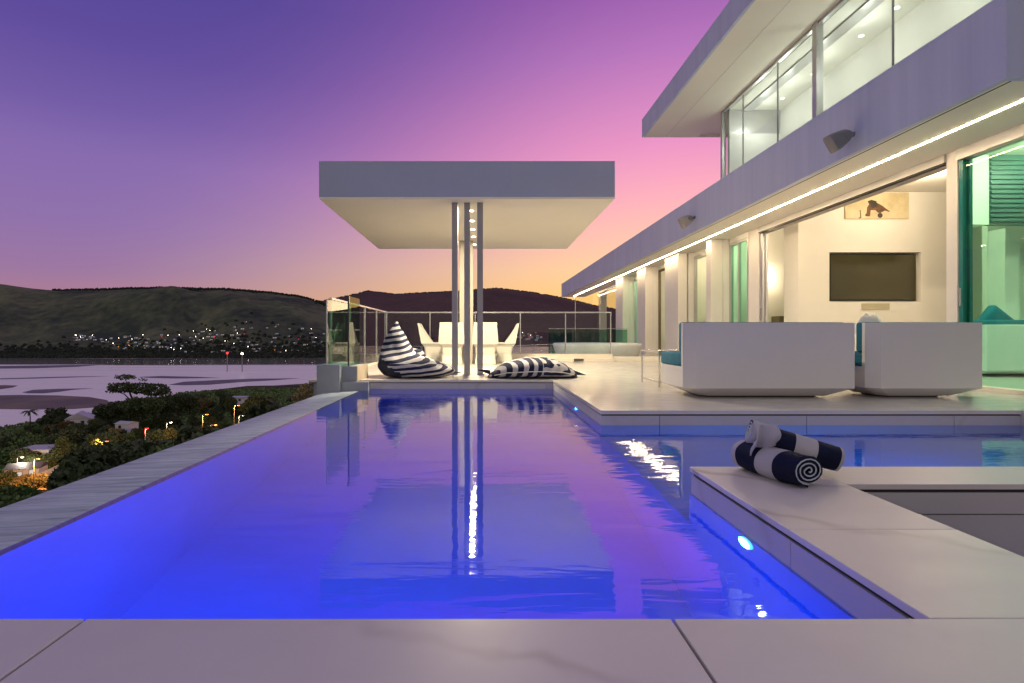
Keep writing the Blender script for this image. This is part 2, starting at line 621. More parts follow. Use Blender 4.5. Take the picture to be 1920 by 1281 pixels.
def tube(points, radii, n=8, cap=True):
    rings = []
    P = [Vector(p) for p in points]
    for i, p in enumerate(P):
        d = (P[min(i + 1, len(P) - 1)] - P[max(i - 1, 0)]).normalized()
        a = Vector((0, 0, 1)) if abs(d.z) < 0.9 else Vector((1, 0, 0))
        u = d.cross(a).normalized(); w = u.cross(d).normalized()
        r = radii[i] if isinstance(radii, (list, tuple)) else radii
        rings.append([p + (u * math.cos(t) + w * math.sin(t)) * r for t in [2 * math.pi * k / n for k in range(n)]])
    return loft(rings, cap, cap)


def tube_obj(name, points, radii, mat, parent=None, n=8, world=True):
    v, f = tube(points, radii, n)
    return link(name, mesh(name, v, f, True), mat, parent, world)


def join(parts):
    V, Fc = [], []
    for v, f in parts:
        o = len(V)
        V += list(v)
        Fc += [tuple(i + o for i in q) for q in f]
    return V, Fc


def disc(c, r, nrm_axis, n=20, depth=0.01):
    """short cylinder around an axis ('x','y','z')"""
    rings = []
    for s in (0, 1):
        ring = []
        for k in range(n):
            a = 2 * math.pi * k / n
            u, w = r * math.cos(a), r * math.sin(a)
            d = depth * s
            ring.append({'x': (c[0] + d, c[1] + u, c[2] + w), 'y': (c[0] + u, c[1] + d, c[2] + w), 'z': (c[0] + u, c[1] + w, c[2] + d)}[nrm_axis])
        rings.append(ring)
    return loft(rings)


def lamp(name, kind, loc, energy, col, parent=None, size=0.1, rot=(0, 0, 0), spread=None):
    d = bpy.data.lights.new(name, kind)
    d.energy = energy
    d.color = col
    if kind == 'AREA':
        d.shape = 'DISK'
        d.size = size
        if spread:
            d.spread = spread
    elif kind == 'SPOT':
        d.shadow_soft_size = size
        d.spot_size = spread or R(120)
        d.spot_blend = 0.6
    else:
        d.shadow_soft_size = size
    o = bpy.data.objects.new(name, d)
    o.location = loc
    o.rotation_euler = rot
    COL.objects.link(o)
    if parent is not None:
        o.parent = parent
        if parent.type == 'EMPTY':
            o.matrix_parent_inverse = Matrix.Translation(parent.location).inverted()
    return o


def interp(x, xs, ys):
    if x <= xs[0]:
        return ys[0]
    for i in range(1, len(xs)):
        if x <= xs[i]:
            t = (x - xs[i - 1]) / (xs[i] - xs[i - 1])
            return ys[i - 1] + t * (ys[i] - ys[i - 1])
    return ys[-1]


def smooth01(t):
    t = max(0.0, min(1.0, t))
    return t * t * (3 - 2 * t)


# ================================================================== SETTING
WZ = -0.12          # pool water level
PX0, PX1 = -1.63, 0.95
PY0, PY1 = 1.132, 7.23
DY = 4.286          # front edge of the deck over the side arm of the pool
BY = 2.449          # far edge of the raised block

# ---- near terrace: big marble tiles, each a part
terr = tag(empty('terrace', (0, 0, -0.1)), kind='structure')
xs = [-3.332, -2.087, -0.842, 0.403, 1.648, 2.9, 4.1]
g = 0.0035
for i in range(len(xs) - 1):
    for (y0, y1) in ((-0.11, PY0), (-1.36, -0.11 - g * 2)):
        box('tile', (xs[i] + g, xs[i + 1] - g, y0, y1, -0.02, 0.0), M_stone, terr, 0.0015)
box('tile_bed', (-3.332, 4.1, -1.36, PY0 - 0.004, -0.6, -0.021), M_gap, terr)
box('pool_edge_panel', (PX0 - 0.45, PX1, PY0 - 0.004, PY0 + 0.012, -0.5, -0.024), M_edge, terr)

# ---- the far deck
deck = tag(empty('deck', (0, 0, -0.1)), kind='structure')
box('deck_slab', (PX1, 12.0, DY, PY1, -0.03, 0.0), M_deck, deck)
box('deck_slab', (-2.36, 12.0, PY1 + 0.0005, 30.0, -0.03, 0.0), M_deck, deck)
box('shadow_gap', (PX1 + 0.012, 12.0, DY + 0.012, PY1, -0.042, -0.0302), M_gap, deck)
box('shadow_gap', (-2.36, 12.0, PY1 + 0.012, 30.0, -0.042, -0.0302), M_gap, deck)
jx = [PX1, 1.423, 2.606, 3.793, 4.33]
for i in range(len(jx) - 1):
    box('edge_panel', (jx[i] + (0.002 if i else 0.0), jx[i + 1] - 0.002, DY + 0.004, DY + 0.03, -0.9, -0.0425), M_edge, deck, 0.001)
jy = [DY + 0.031, 5.47, 6.65, PY1 + 0.004]
for i in range(3):
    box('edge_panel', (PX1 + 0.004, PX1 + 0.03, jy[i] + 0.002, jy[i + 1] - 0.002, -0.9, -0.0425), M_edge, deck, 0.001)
jx = [-1.526, -0.32, 0.86, PX1 + 0.0038]
for i in range(3):
    box('edge_panel', (jx[i] + 0.002, jx[i + 1] - 0.002, PY1 + 0.004, PY1 + 0.03, -0.9, -0.0425), M_edge, deck, 0.001)
box('deck_core', (-2.30, 12.0, PY1 + 0.031, 30.0, -7.0, -0.043), M_pier, deck)
box('deck_core', (PX1 + 0.031, 12.0, DY + 0.031, PY1 + 0.0305, -7.0, -0.043), M_pier, deck)

# ---- raised block between the arms of the pool, with a sunken seat
blk = tag(empty('raised_block', (1.2, 1.8, -0.1)), 'pale marble topped block with a sunken recess, at the right of the pool', 'pool bench')
BX1 = 1.47
AY = 2.158
cut = 1.655
box('coping_slab', (PX1, BX1, PY0 + 0.002, cut - 0.0015, -0.022, 0.0), M_stone, blk, 0.0015)
box('coping_slab', (PX1, BX1, cut + 0.0015, BY, -0.022, 0.0), M_stone, blk, 0.0015)
box('coping_slab', (BX1 + 0.001, 4.33, AY, BY, -0.022, 0.0), M_stone, blk, 0.0015)
box('shadow_gap', (PX1 + 0.014, BX1 - 0.014, PY0 + 0.002, BY - 0.014, -0.036, -0.0222), M_gap, blk)
box('shadow_gap', (BX1 + 0.001, 4.33, AY + 0.014, BY - 0.014, -0.036, -0.0222), M_gap, blk)
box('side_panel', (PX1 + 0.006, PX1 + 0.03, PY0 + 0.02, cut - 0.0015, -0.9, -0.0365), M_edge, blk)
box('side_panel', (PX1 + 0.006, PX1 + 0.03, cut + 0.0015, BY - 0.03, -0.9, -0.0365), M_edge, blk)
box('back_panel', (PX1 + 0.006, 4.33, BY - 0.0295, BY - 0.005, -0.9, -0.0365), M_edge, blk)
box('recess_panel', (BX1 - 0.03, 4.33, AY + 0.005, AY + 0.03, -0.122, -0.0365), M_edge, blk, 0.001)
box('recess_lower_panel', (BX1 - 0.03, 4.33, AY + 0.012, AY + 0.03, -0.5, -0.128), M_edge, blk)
box('recess_side_panel', (BX1 - 0.03, BX1 - 0.006, PY0, AY, -0.5, -0.0365), M_edge, blk)
box('recess_floor', (BX1 - 0.005, 4.33, PY0, AY + 0.011, -0.34, -0.30), M_edge, blk)
box('recess_core', (PX1 + 0.031, BX1 - 0.031, PY0 + 0.02, BY - 0.031, -0.9, -0.0365), M_pier, blk)
box('recess_core', (BX1 - 0.03, 4.33, AY + 0.031, BY - 0.0305, -0.9, -0.0365), M_pier, blk)

v, f = [], []
random.seed(5)
cu = []
for k in range(5):
    t = k / 4
    ring = []
    for i in range(16):
        a = 2 * math.pi * i / 16
        rr = math.sin(math.pi * (0.12 + 0.76 * t)) ** 0.5
        ring.append((1.78 + 0.27 * rr * abs(math.cos(a)) ** 0.6 * (1 if math.cos(a) > 0 else -1), 1.72 + 0.21 * rr * abs(math.sin(a)) ** 0.6 * (1 if math.sin(a) > 0 else -1), -0.298 + 0.1 * t))
    cu.append(ring)
v, f = loft(cu)
tag(link('cushion', mesh('cushion', v, f, True), M_green), 'dark green cushion in the sunken recess at the right edge', 'cushion')

# ---- pool shell and water
pool = tag(empty('pool', (0, 4, -1.4)), kind='structure')
PD = -1.35
box('pool_floor', (PX0, PX1 + 0.004, PY0, PY1 + 0.004, PD - 0.1, PD), M_pool, pool)
box('pool_floor', (PX1 + 0.0045, 4.33, BY - 0.006, DY + 0.004, -0.62, -0.55), M_pool, pool)
box('step_wall', (PX1 + 0.0045, PX1 + 0.04, BY - 0.004, DY + 0.003, PD, -0.621), M_pool, pool)
box('wall_lining', (PX1 - 0.002, PX1 + 0.0035, PY0, BY, PD, -0.135), M_pool, pool)
box('wall_lining', (PX1 - 0.002, PX1 + 0.0035, DY, PY1, PD, -0.135), M_pool, pool)
box('wall_lining', (PX0, PX1 - 0.0025, PY1 - 0.002, PY1 + 0.0035, PD, -0.135), M_pool, pool)
box('wall_lining', (PX0, PX1 - 0.0025, PY0 + 0.013, PY0 + 0.02, PD, -0.135), M_pool, pool)
box('end_panel', (4.33, 4.36, AY, DY + 0.03, -0.9, 0.0), M_edge, pool)
led = tag(empty('overflow_ledge', (PX0 - 0.2, 4, -0.2)), 'wet dark stone ledge along the infinity edge of the pool', 'ledge')
lv = []
nL = 60
for i in range(nL + 1):
    y = PY0 - 1.0 + (PY1 - 0.1 - PY0 + 1.0) * i / nL
    w = 0.010 * noise.noise((y * 1.7, 0, 0)) + 0.012 * noise.noise((y * 0.6, 3, 0))
    lv += [(PX0 + 0.02 + w, y, -1.4), (PX0 + 0.02 + w, y, -0.1225), (PX0 + w, y, -0.1178), (-1.85, y, -0.128), (-2.06, y, -0.136), (-2.07, y, -0.15), (-2.07, y, -7.0)]
lf = []
for i in range(nL):
    for k in range(6):
        a = i * 7 + k
        lf.append((a, a + 1, a + 8, a + 7))
link('ledge_top', mesh('ledge_top', lv, lf, True), M_ledge, led)
box('wall_lining', (PX0 + 0.044, PX0 + 0.048, PY0 + 0.02, PY1 - 0.003, PD, -0.1245), M_pool, pool)
wv = [(PX0 + 0.0, PY0 + 0.0, WZ), (PX1 + 0.006, PY0, WZ), (PX1 + 0.006, BY - 0.006, WZ), (4.33, BY - 0.006, WZ), (4.33, DY + 0.006, WZ), (PX1 + 0.006, DY + 0.006, WZ), (PX1 + 0.006, PY1 + 0.006, WZ), (PX0 + 0.0, PY1 + 0.006, WZ)]
water = link('pool_water', mesh('pool_water', wv, [(0, 1, 2, 5, 6, 7), (2, 3, 4, 5)]), M_water)
tag(water, kind='structure')

# pool lights (lens, bezel, lamp); the last three are unseen, added for blue glow
PL = [((PX1 - 0.004, 1.907, -0.176), 'x', -1), ((PX1 - 0.004, 5.35, -0.20), 'x', -1), ((-1.15, PY0 + 0.022, -0.5), 'y', 1), ((0.25, PY0 + 0.022, -0.5), 'y', 1), ((2.5, BY - 0.003, -0.36), 'y', 1)]
PLL = ['lit blue pool light in the wall of the raised block', 'pool light in the deck wall along the far right of the pool',
       'added unseen pool light under the terrace edge at the left', 'added unseen pool light under the terrace edge near the raised block', 'added unseen pool light in the side arm behind the raised block']
for (c, ax, s), lb in zip(PL, PLL):
    e = tag(empty('pool_light', c), lb, 'pool light', 'pool lights')
    v, f = disc(c, 0.046, ax, 24, s * 0.008)
    link('lens', mesh('lens', v, f), M_plens, e)
    v, f = disc(c, 0.054, ax, 24, s * 0.004)
    link('bezel', mesh('bezel', v, f), M_chrome, e)
    rot = {('x', -1): (0, R(90), 0), ('x', 1): (0, R(-90), 0), ('y', 1): (R(90), 0, 0)}[(ax, s)]
    off = {('x', -1): (-0.012, 0, 0), ('x', 1): (0.012, 0, 0), ('y', 1): (0, 0.012, 0)}[(ax, s)]
    lamp('pool_lamp', 'AREA', (c[0] + off[0], c[1] + off[1], c[2] + off[2]), POOL_W * (0.9 if c[0] > 2 else 1.3 if c[0] < -0.5 else 0.4 if ax == 'y' else 0.62 if c[1] < 3 else 0.3), (0.04, 0.30, 1.0) if c[0] > 2 else (0.01, 0.10, 1.0), e, 0.08, rot)

# ---- low grey piers at the far left corner of the pool
p1 = box('pier', (-2.15, -1.852, 6.90, 7.70, -2.0, 0.226), M_pier, None, 0.004)
tag(p1, 'tall blue-grey pier at the far left corner of the pool', 'pier')
p2 = tag(empty('pier', (-1.78, 7.4, 0)), 'lower stone pier carrying the black edged glass screen', 'pier')
box('body', (-1.85, -1.67, 7.06, 7.70, -1.4, 0.196), M_pier, p2, 0.003)
box('side_facing', (-1.6695, -1.655, 7.05, 7.70, 0.0, 0.20), M_pier2, p2, 0.002)
p3 = box('step', (-1.8515, -1.50, 6.98, 7.052, -1.4, -0.004), M_pier, None, 0.003)
p3.name = 'stone_step'
tag(p3, 'flat grey stone step at the foot of the glass screen piers', 'step')

# ---- ground, lake, hills
def G(x, y):
    yy = max(y, 1.0)
    r = max(-1.1, min(0.5, x / yy))
    S = interp(r, [-1.1, -0.9, -0.7, -0.58, -0.45, -0.3, 0.5], [330, 350, 430, 560, 650, 700, 750])
    if y < 200:
        z = interp(y, [-60, 0, 30, 92, 200], [-4, -6, -14, -27, -42])
    elif y < S:
        z = -42 - 18.4 * (y - 200) / (S - 200)
    else:
        z = -60.4 - 6 * min(1, (y - S) / 60)
    z += 0.9 * noise.noise((x * 0.03, y * 0.03, 1.3)) * min(1, max(0, y) / 40)
    return z


gx = [-900, -760, -640, -560, -500, -450, -400, -360, -320, -285, -255, -230, -205, -182, -160, -140, -122, -106, -92, -80, -69, -59, -50, -42, -35, -29, -24, -19, -15, -11, -8, -5, 0, 10, 25, 50, 90, 150, 240, 400]
gy = [-60, -30, -10, 0, 8, 15, 22, 30, 38, 46, 54, 62, 70, 78, 86, 94, 102, 111, 120, 130, 141, 153, 166, 180, 195, 212, 230, 250, 272, 296, 322, 350, 380, 412, 446, 482, 520, 560, 605, 650, 700, 755, 820]
gv = [(x, y, G(x, y)) for y in gy for x in gx]
nx = len(gx)
gf = [(j * nx + i, j * nx + i + 1, (j + 1) * nx + i + 1, (j + 1) * nx + i) for j in range(len(gy) - 1) for i in range(nx - 1)]
tag(link('ground', mesh('ground', gv, gf, True), M_ground), kind='structure')
LZ = -60.0
tag(link('lake', mesh('lake', [(-5000, 150, LZ), (4000, 150, LZ), (4000, 1700, LZ), (-5000, 1700, LZ)], [(0, 1, 2, 3)]), M_lake), kind='structure')


def px2lake(px, py, z=LZ):
    Y = (CAMZ - z) * F / (py - VY)
    return ((px - VX) / F * Y, Y)


SB = [('sandbank', 'x', M_sand, [(-60, 742), (30, 740), (110, 741), (170, 744), (205, 750), (215, 758), (190, 764), (140, 768), (60, 769), (-60, 767)]),
      ('sandbank', 'x', M_sand, [(-40, 723), (10, 722), (36, 723), (25, 727), (-5, 731), (-40, 731)]),
      ('mudflat', 'x', M_sand2, [(38, 736), (60, 731), (110, 729), (180, 728), (140, 731), (112, 735), (80, 738), (50, 738)]),
      ('mudflat', 'x', M_sand2, [(310, 722), (340, 716), (400, 713), (470, 710), (570, 709), (520, 713), (450, 717), (390, 722), (340, 723)]),
      ('mudflat', 'x', M_sand2, [(255, 707), (300, 705), (380, 707), (420, 709), (330, 710), (280, 709)]),
      ('mudflat', 'x', M_sand2, [(-60, 711.5), (60, 708), (140, 706), (215, 705.5), (150, 707.5), (70, 710), (-60, 713)]),
      ('mudflat', 'x', M_sand2, [(-60, 687), (60, 685.5), (200, 684), (150, 688), (60, 691), (-60, 692)])]
for nm_, _, m_, pts in SB:
    P = []
    n = len(pts)
    for i in range(n):
        a, b = pts[i], pts[(i + 1) % n]
        for k in range(4):
            t = k / 4
            P.append((a[0] + (b[0] - a[0]) * t + 2 * noise.noise((a[0] + k, a[1], 0)), a[1] + (b[1] - a[1]) * t + 0.35 * noise.noise((a[0] * 3 + k, a[1], 2))))
    W_ = [px2lake(*p) for p in P]
    cx = sum(p[0] for p in W_) / len(W_); cy = sum(p[1] for p in W_) / len(W_)
    vv = [(x, y, LZ - 0.15) for x, y in W_] + [(cx + (x - cx) * 0.9, cy + (y - cy) * 0.9, LZ + 0.18) for x, y in W_] + [(cx, cy, LZ + 0.25)]
    k = len(W_)
    ff = [(i, (i + 1) % k, k + (i + 1) % k, k + i) for i in range(k)] + [(k + i, k + (i + 1) % k, 2 * k) for i in range(k)]
    tag(link(nm_, mesh(nm_, vv, ff, True), m_), kind='structure')

RIDGE_A = ([-300, -100, 0, 60, 115, 200, 300, 420, 500, 560, 590, 620, 680, 760], [515, 523, 533, 541, 546, 543, 541, 543, 549, 557, 564, 574, 600, 640])
RIDGE_B = ([400, 500, 590, 640, 690, 740, 800, 860, 930, 1000, 1060, 1120, 1180, 1300, 1500, 1900], [600, 588, 567, 558, 546, 552, 549, 546, 541, 549, 560, 574, 583, 590, 588, 580])
SHORE = 1450.0


def hillA(px, Y):
    zr = CAMZ + (VY - interp(px, *RIDGE_A)) / F * 2300
    t = (Y - SHORE) / (2300 - SHORE)
    if t <= 1:
        k = 0.30 * t + 0.70 * smooth01(t) ** 1.15
        z = -60.5 + (zr + 60.5) * k
        bumpk = math.exp(-((px - 320) / 130.0) ** 2) * math.exp(-((t - 0.62) / 0.16) ** 2)
        z += 62 * bumpk
        z += 34 * noise.noise((px * 0.012, Y * 0.0030, 7)) * t * (1 - t) * 4
        z += 12 * abs(noise.noise((px * 0.035 + Y * 0.004, Y * 0.002, 3))) * t * (1 - t) * 4
    else:
        z = zr - 200 * (t - 1)
    return z


def hillB(px, Y):
    zr = CAMZ + (VY - interp(px, *RIDGE_B)) / F * 3200
    t = (Y - SHORE) / (3200 - SHORE)
    if t <= 1:
        z = -60.5 + (zr + 60.5) * (0.35 * t + 0.65 * smooth01(t))
        z += 26 * noise.noise((px * 0.008, Y * 0.002, 11)) * t * (1 - t) * 4
    else:
        z = zr - 300 * (t - 1)
    return z


def hill(name, fn, pxs, Ys, m):
    v = []
    for Y in Ys:
        for p in pxs:
            v.append(((p - VX) / F * Y, Y, fn(p, Y)))
    n = len(pxs)
    f = [(j * n + i, j * n + i + 1, (j + 1) * n + i + 1, (j + 1) * n + i) for j in range(len(Ys) - 1) for i in range(n - 1)]
    return tag(link(name, mesh(name, v, f, True), m), kind='structure')


hill('grassy_hills', hillA, [-500 + 10 * i for i in range(127)], [SHORE + 2300 * 0.0 + (2700 - SHORE) * i / 70 for i in range(71)], M_hillA)
hill('far_hills', hillB, [380 + 12 * i for i in range(128)], [SHORE + 5 + (3700 - SHORE) * i / 70 for i in range(71)], M_hillB)

# woods on the hills: one mass of small crowns
random.seed(11)
IV, IF_ = None, None
bm = bmesh.new(); bmesh.ops.create_icosphere(bm, subdivisions=1, radius=1.0)
IV = [tuple(x.co) for x in bm.verts]; IF_ = [tuple(x.index for x in q.verts) for q in bm.faces]
bm.free()
FV, FF = [], []


def blob(x, y, z, rx, rz):
    o = len(FV)
    a = random.random() * 6.28
    ca_, sa_ = math.cos(a), math.sin(a)
    for (p, q, s) in IV:
        k = random.uniform(0.75, 1.2)
        FV.append((x + (p * ca_ - q * sa_) * rx * k, y + (p * sa_ + q * ca_) * rx * k, z + s * rz * k))
    FF.extend(tuple(i + o for i in q) for q in IF_)


for k in range(1300):       # ridge line woods of the left hills
    px = random.uniform(100, 640)
    Y = 2300 - abs(random.gauss(0, 30))
    rx = random.uniform(3.5, 7.5)
    blob((px - VX) / F * Y, Y, hillA(px, Y) + rx * 0.35, rx, rx * random.uniform(0.7, 1.0))
for k in range(3200):       # wooded shore and town gardens
    px = random.uniform(-80, 660)
    Y = SHORE + abs(random.gauss(0, 1)) * (70 if px < 330 else 120) + 6
    if Y > 2050:
        continue
    rx = random.uniform(3, 6.5)
    blob((px - VX) / F * Y, Y, hillA(px, Y) + rx * 0.4, rx, rx * random.uniform(0.7, 1.1))
for k in range(900):        # scattered woods on the far hills
    px = random.uniform(560, 1150)
    Y = 3200 - abs(random.gauss(0, 60)) if k < 620 else SHORE + 20 + abs(random.gauss(0, 90))
    rx = random.uniform(3.5, 7)
    blob((px - VX) / F * Y, Y, hillB(px, Y) + rx * 0.2, rx, rx * random.uniform(0.5, 0.8))
tag(link('far_woods', mesh('far_woods', FV, FF), M_forest), 'dark woods along the ridges and the far shore', 'woods', kind='stuff')


# ================================================================== HOUSE
XF, XL, XP, XD = 4.36, 4.94, 5.09, 5.50
ZS, ZT = 2.75, 3.47
Y0, Y1 = 4.44, 29.5
house = tag(empty('house', (8, 12, 0)), 'white modern two storey villa with long overhanging roofs and lit glass rooms', 'house')
H = house
ycuts = [Y0, 17.8, 23.0, Y1]
for i in range(3):
    box('fascia', (XF, XF + 0.06, ycuts[i] + (0.004 if i else 0), ycuts[i + 1] - (0.004 if i < 2 else 0), ZS - 0.0, ZT), M_fascia, H)
box('fascia_return', (XF + 0.0605, 11.5, Y0 + 0.002, Y0 + 0.06, ZS, ZT - 0.002), M_fascia, H)
box('soffit', (XF + 0.061, XD + 0.14, Y0 + 0.061, Y1, ZS + 0.006, ZS + 0.10), M_soffit, H)
box('drip_groove', (XF + 0.10, XF + 0.112, Y0 + 0.07, Y1 - 0.05, ZS + 0.002, ZS + 0.0055), M_gap, H)
box('roof_slab', (XF + 0.061, 11.5, Y0 + 0.061, Y1, 3.36, ZT - 0.01), M_soffit, H)
box('led_strip', (XL - 0.011, XL + 0.011, 4.60, 28.9, ZS + 0.001, ZS + 0.0055), M_led, H)
# pillars
for a, b, w in ((19.4, 20.4, 0.27), (16.7, 17.6, 0.27), (13.9, 14.9, 0.24), (11.9, 12.15, 0.27)):
    box('pillar', (XP, XP + w, a, b, 0.0, ZS + 0.006), M_pillar, H, 0.006)
box('pillar', (XD, XD + 0.12, 10.62, 11.04, 0.0, ZS + 0.006), M_pillar, H, 0.004)
box('pillar', (XD, XD + 0.12, 6.18, 6.33, 0.0, ZS + 0.006), M_pillar, H, 0.004)
box('pillar', (5.70, 6.0, 25.8, 26.1, 0.0, ZS + 0.006), M_pillar, H, 0.004)
# wall behind and above the pillars
box('door_header', (XD - 0.02, XD + 0.125, Y0 + 0.062, 6.178, 2.63, ZS + 0.005), M_frame, H)
box('door_header', (XD - 0.02, XD + 0.125, 6.332, 10.618, 2.66, ZS + 0.005), M_frame, H)
for k, (x, z) in enumerate(((XD - 0.0195, 2.648), (XD + 0.05, 2.648))):
    box('door_track', (x, x + 0.03, 6.333, 10.617, z, z + 0.0115), M_darkfr, H)
box('door_track', (XD + 0.1255, XD + 0.14, 6.333, 10.617, 2.62, 2.75), M_cream, H)


def window(ya, yb, pane, curtain=False, mull=None, z0=0.03, z1=2.66, x=XD, fr=M_frame):
    w = box('window', (x, x + 0.07, ya, ya + 0.05, z0, z1), fr, H)
    box('frame', (x, x + 0.07, yb - 0.05, yb, z0, z1), fr, w)
    box('frame', (x, x + 0.07, ya + 0.0505, yb - 0.0505, z1 - 0.06, z1), fr, w)
    box('sill', (x - 0.03, x + 0.075, ya + 0.0505, yb - 0.0505, 0.0, z0 + 0.03), fr, w)
    if mull:
        box('mullion', (x + 0.003, x + 0.067, mull - 0.02, mull + 0.02, z0 + 0.031, z1 - 0.061), fr, w)
    box('pane', (x + 0.03, x + 0.04, ya + 0.0505, yb - 0.0505, z0 + 0.0305, z1 - 0.0605), pane, w)
    box('wall_panel', (x, x + 0.1, ya, yb, z1 + 0.001, ZS + 0.005), M_white, w)
    return w


window(11.05, 11.895, M_glass_g, mull=11.5)
window(12.155, 13.895, M_glass_up, mull=13.0)
window(14.905, 16.695, M_glass, mull=15.6, fr=M_brown)
window(17.605, 19.395, M_glass_g, mull=18.4)
for a, b in ((11.9, 12.15), (13.9, 14.9), (16.7, 17.6), (19.4, 20.4)):
    box('wall_pier', (XP + 0.275, XD + 0.1, a, b, 0.0, ZS + 0.005), M_white, H)
# wavy curtain behind the third window
cv, cf = [], []
for i in range(61):
    y = 12.25 + 1.2 * i / 60
    x = XD + 0.22 + 0.035 * math.sin(i * 1.05) + 0.01 * math.sin(i * 2.3)
    cv += [(x, y, 0.04), (x, y, 2.6), (x + 0.004, y, 0.04), (x + 0.004, y, 2.6)]
for i in range(60):
    a = i * 4
    cf += [(a, a + 1, a + 5, a + 4), (a + 3, a + 2, a + 6, a + 7)]
link('curtain', mesh('curtain', cv, cf, True), M_fleece, H)
# covered patio glazing at the far end
pg = box('patio_window', (5.56, 5.60, 20.45, 20.52, 0.0, ZS), M_darkfr, H)
box('pane', (5.575, 5.585, 20.525, 25.79, 0.05, 2.62), M_glass, pg)
box('patio_window', (5.56, 5.60, 20.525, 25.79, 2.63, ZS), M_frame, H)
pg = box('patio_window', (4.95, 4.985, 28.6, 28.64, 0.0, ZS), M_frame, H)
box('pane', (4.99, 5.9, 28.61, 28.62, 0.0, ZS), M_glass, pg)

# rooms: floor, walls, ceiling
box('room_floor', (XD + 0.145, 11.4, Y0 + 0.1, 20.4, 0.001, 0.02), M_floor, H)
box('room_back_wall', (10.9, 11.0, Y0 + 0.1, 20.4, 0.02, 3.36), M_inner, H)
box('room_wall', (6.0, 10.89, 12.42, 12.55, 0.021, 3.359), M_inner, H)
box('bed_room_wall', (7.6, 7.7, 12.56, 20.4, 0.021, 3.359), M_inner, H)
box('room_end_wall', (XD + 0.145, 10.89, 20.405, 20.44, 0.0, 3.359), M_white, H)
box('room_ceiling', (XD + 0.145, 10.89, Y0 + 0.1, 20.4, 3.30, 3.355), M_inner, H)
box('soffit_bulkhead', (XD + 0.141, XD + 0.2, Y0 + 0.1, 20.4, ZS, 3.299), M_inner, H)
# wall with the television niche (front face at Y = 10)
tvw = box('television_wall', (5.92, 6.50, 10.0, 10.48, 0.021, 3.299), M_inner, H)
box('niche_side', (8.22, 8.70, 10.0, 10.48, 0.021, 3.299), M_inner, tvw)
box('niche_top', (6.5005, 8.2195, 10.0, 10.48, 2.17, 3.299), M_inner, tvw)
box('niche_bottom', (6.5005, 8.2195, 10.0, 10.48, 0.021, 1.24), M_inner, tvw)
box('niche_back', (6.5005, 8.2195, 10.11, 10.2, 1.2405, 2.1695), M_inner, tvw)
box('air_grille', (7.10, 7.62, 9.985, 9.9995, 1.09, 1.21), M_grille, tvw)
# wall beyond the green doors
box('kitchen_wall', (8.71, 10.89, 9.2, 9.3, 0.021, 3.299), M_inner, H)
box('white_column', (8.72, 8.96, 8.9, 9.199, 0.021, 2.4), M_white, H)
box('bulkhead', (7.55, 10.8, 7.95, 8.05, 2.26, 3.299), M_blade, H)
for k in range(14):
    box('slat', (7.56, 10.8, 7.925, 7.949, 2.30 + k * 0.07, 2.345 + k * 0.07), M_blade, H)
box('sky_reflection_panel', (7.25, 7.549, 7.95, 8.3, 2.26, 3.299), M_white, H)  # white panel stands in for a window reflecting the sky
# sliding green doors at the near end
for k, (ya, yb) in enumerate(((4.6, 6.17),)):
    dr = box('sliding_door', (XD + 0.01, XD + 0.06, yb - 0.05, yb, 0.05, 2.62), M_teal_fr, H)
    box('stacked_edge', (XD + 0.065, XD + 0.10, yb - 0.075, yb - 0.005, 0.05, 2.62), M_teal_fr, dr)
    box('pane', (XD + 0.03, XD + 0.04, ya, yb - 0.051, 0.05, 2.62), M_glass_g, dr)
    box('handle', (XD - 0.01, XD + 0.0095, yb - 0.04, yb - 0.02, 0.95, 1.15), M_chrome, dr)
    box('sill', (XD - 0.05, XD + 0.14, ya, yb + 0.01, 0.001, 0.045), M_cream, dr)
dr = box('sliding_door', (XD + 0.02, XD + 0.06, 10.52, 10.60, 0.03, 2.62), M_frame, H)
box('stacked_edge', (XD + 0.07, XD + 0.12, 10.50, 10.60, 0.03, 2.62), M_frame, dr)
box('handle', (XD - 0.005, XD + 0.019, 10.54, 10.56, 0.9, 1.15), M_chrome, dr)
# living-room downlights with their lamps
WARM = (1.0, 0.80, 0.54)
for (x, y, wgt) in ((6.6, 7.2, 1), (8.2, 7.2, 1), (7.4, 8.7, 1.0), (6.5, 5.4, 0.8), (8.6, 5.6, 1.5), (5.95, 11.5, 0.55)):
    v, f = disc((x, y, 3.292), 0.05, 'z', 16, 0.0075)
    d = link('downlight', mesh('downlight', v, f), M_down, H)
    lamp('downlight_lamp', 'POINT', (x, y, 3.12), ROOM_W * wgt, WARM, H, 0.08)
for y in (13.3, 15.8, 18.4):
    v, f = disc((6.6, y, 3.292), 0.05, 'z', 16, 0.0075)
    link('downlight', mesh('downlight', v, f), M_down, H)
    lamp('downlight_lamp', 'POINT', (6.6, y, 3.0), ROOM_W * 0.7, WARM, H, 0.08)
# wall sconce in the passage
sc_ = box('wall_sconce', (6.50, 6.64, 12.34, 12.419, 1.85, 2.05), M_white, H)
box('sconce_glow', (6.515, 6.625, 12.355, 12.41, 2.0505, 2.056), M_down, sc_)
lamp('sconce_lamp', 'POINT', (6.57, 12.22, 1.95), 16, WARM, H, 0.06)

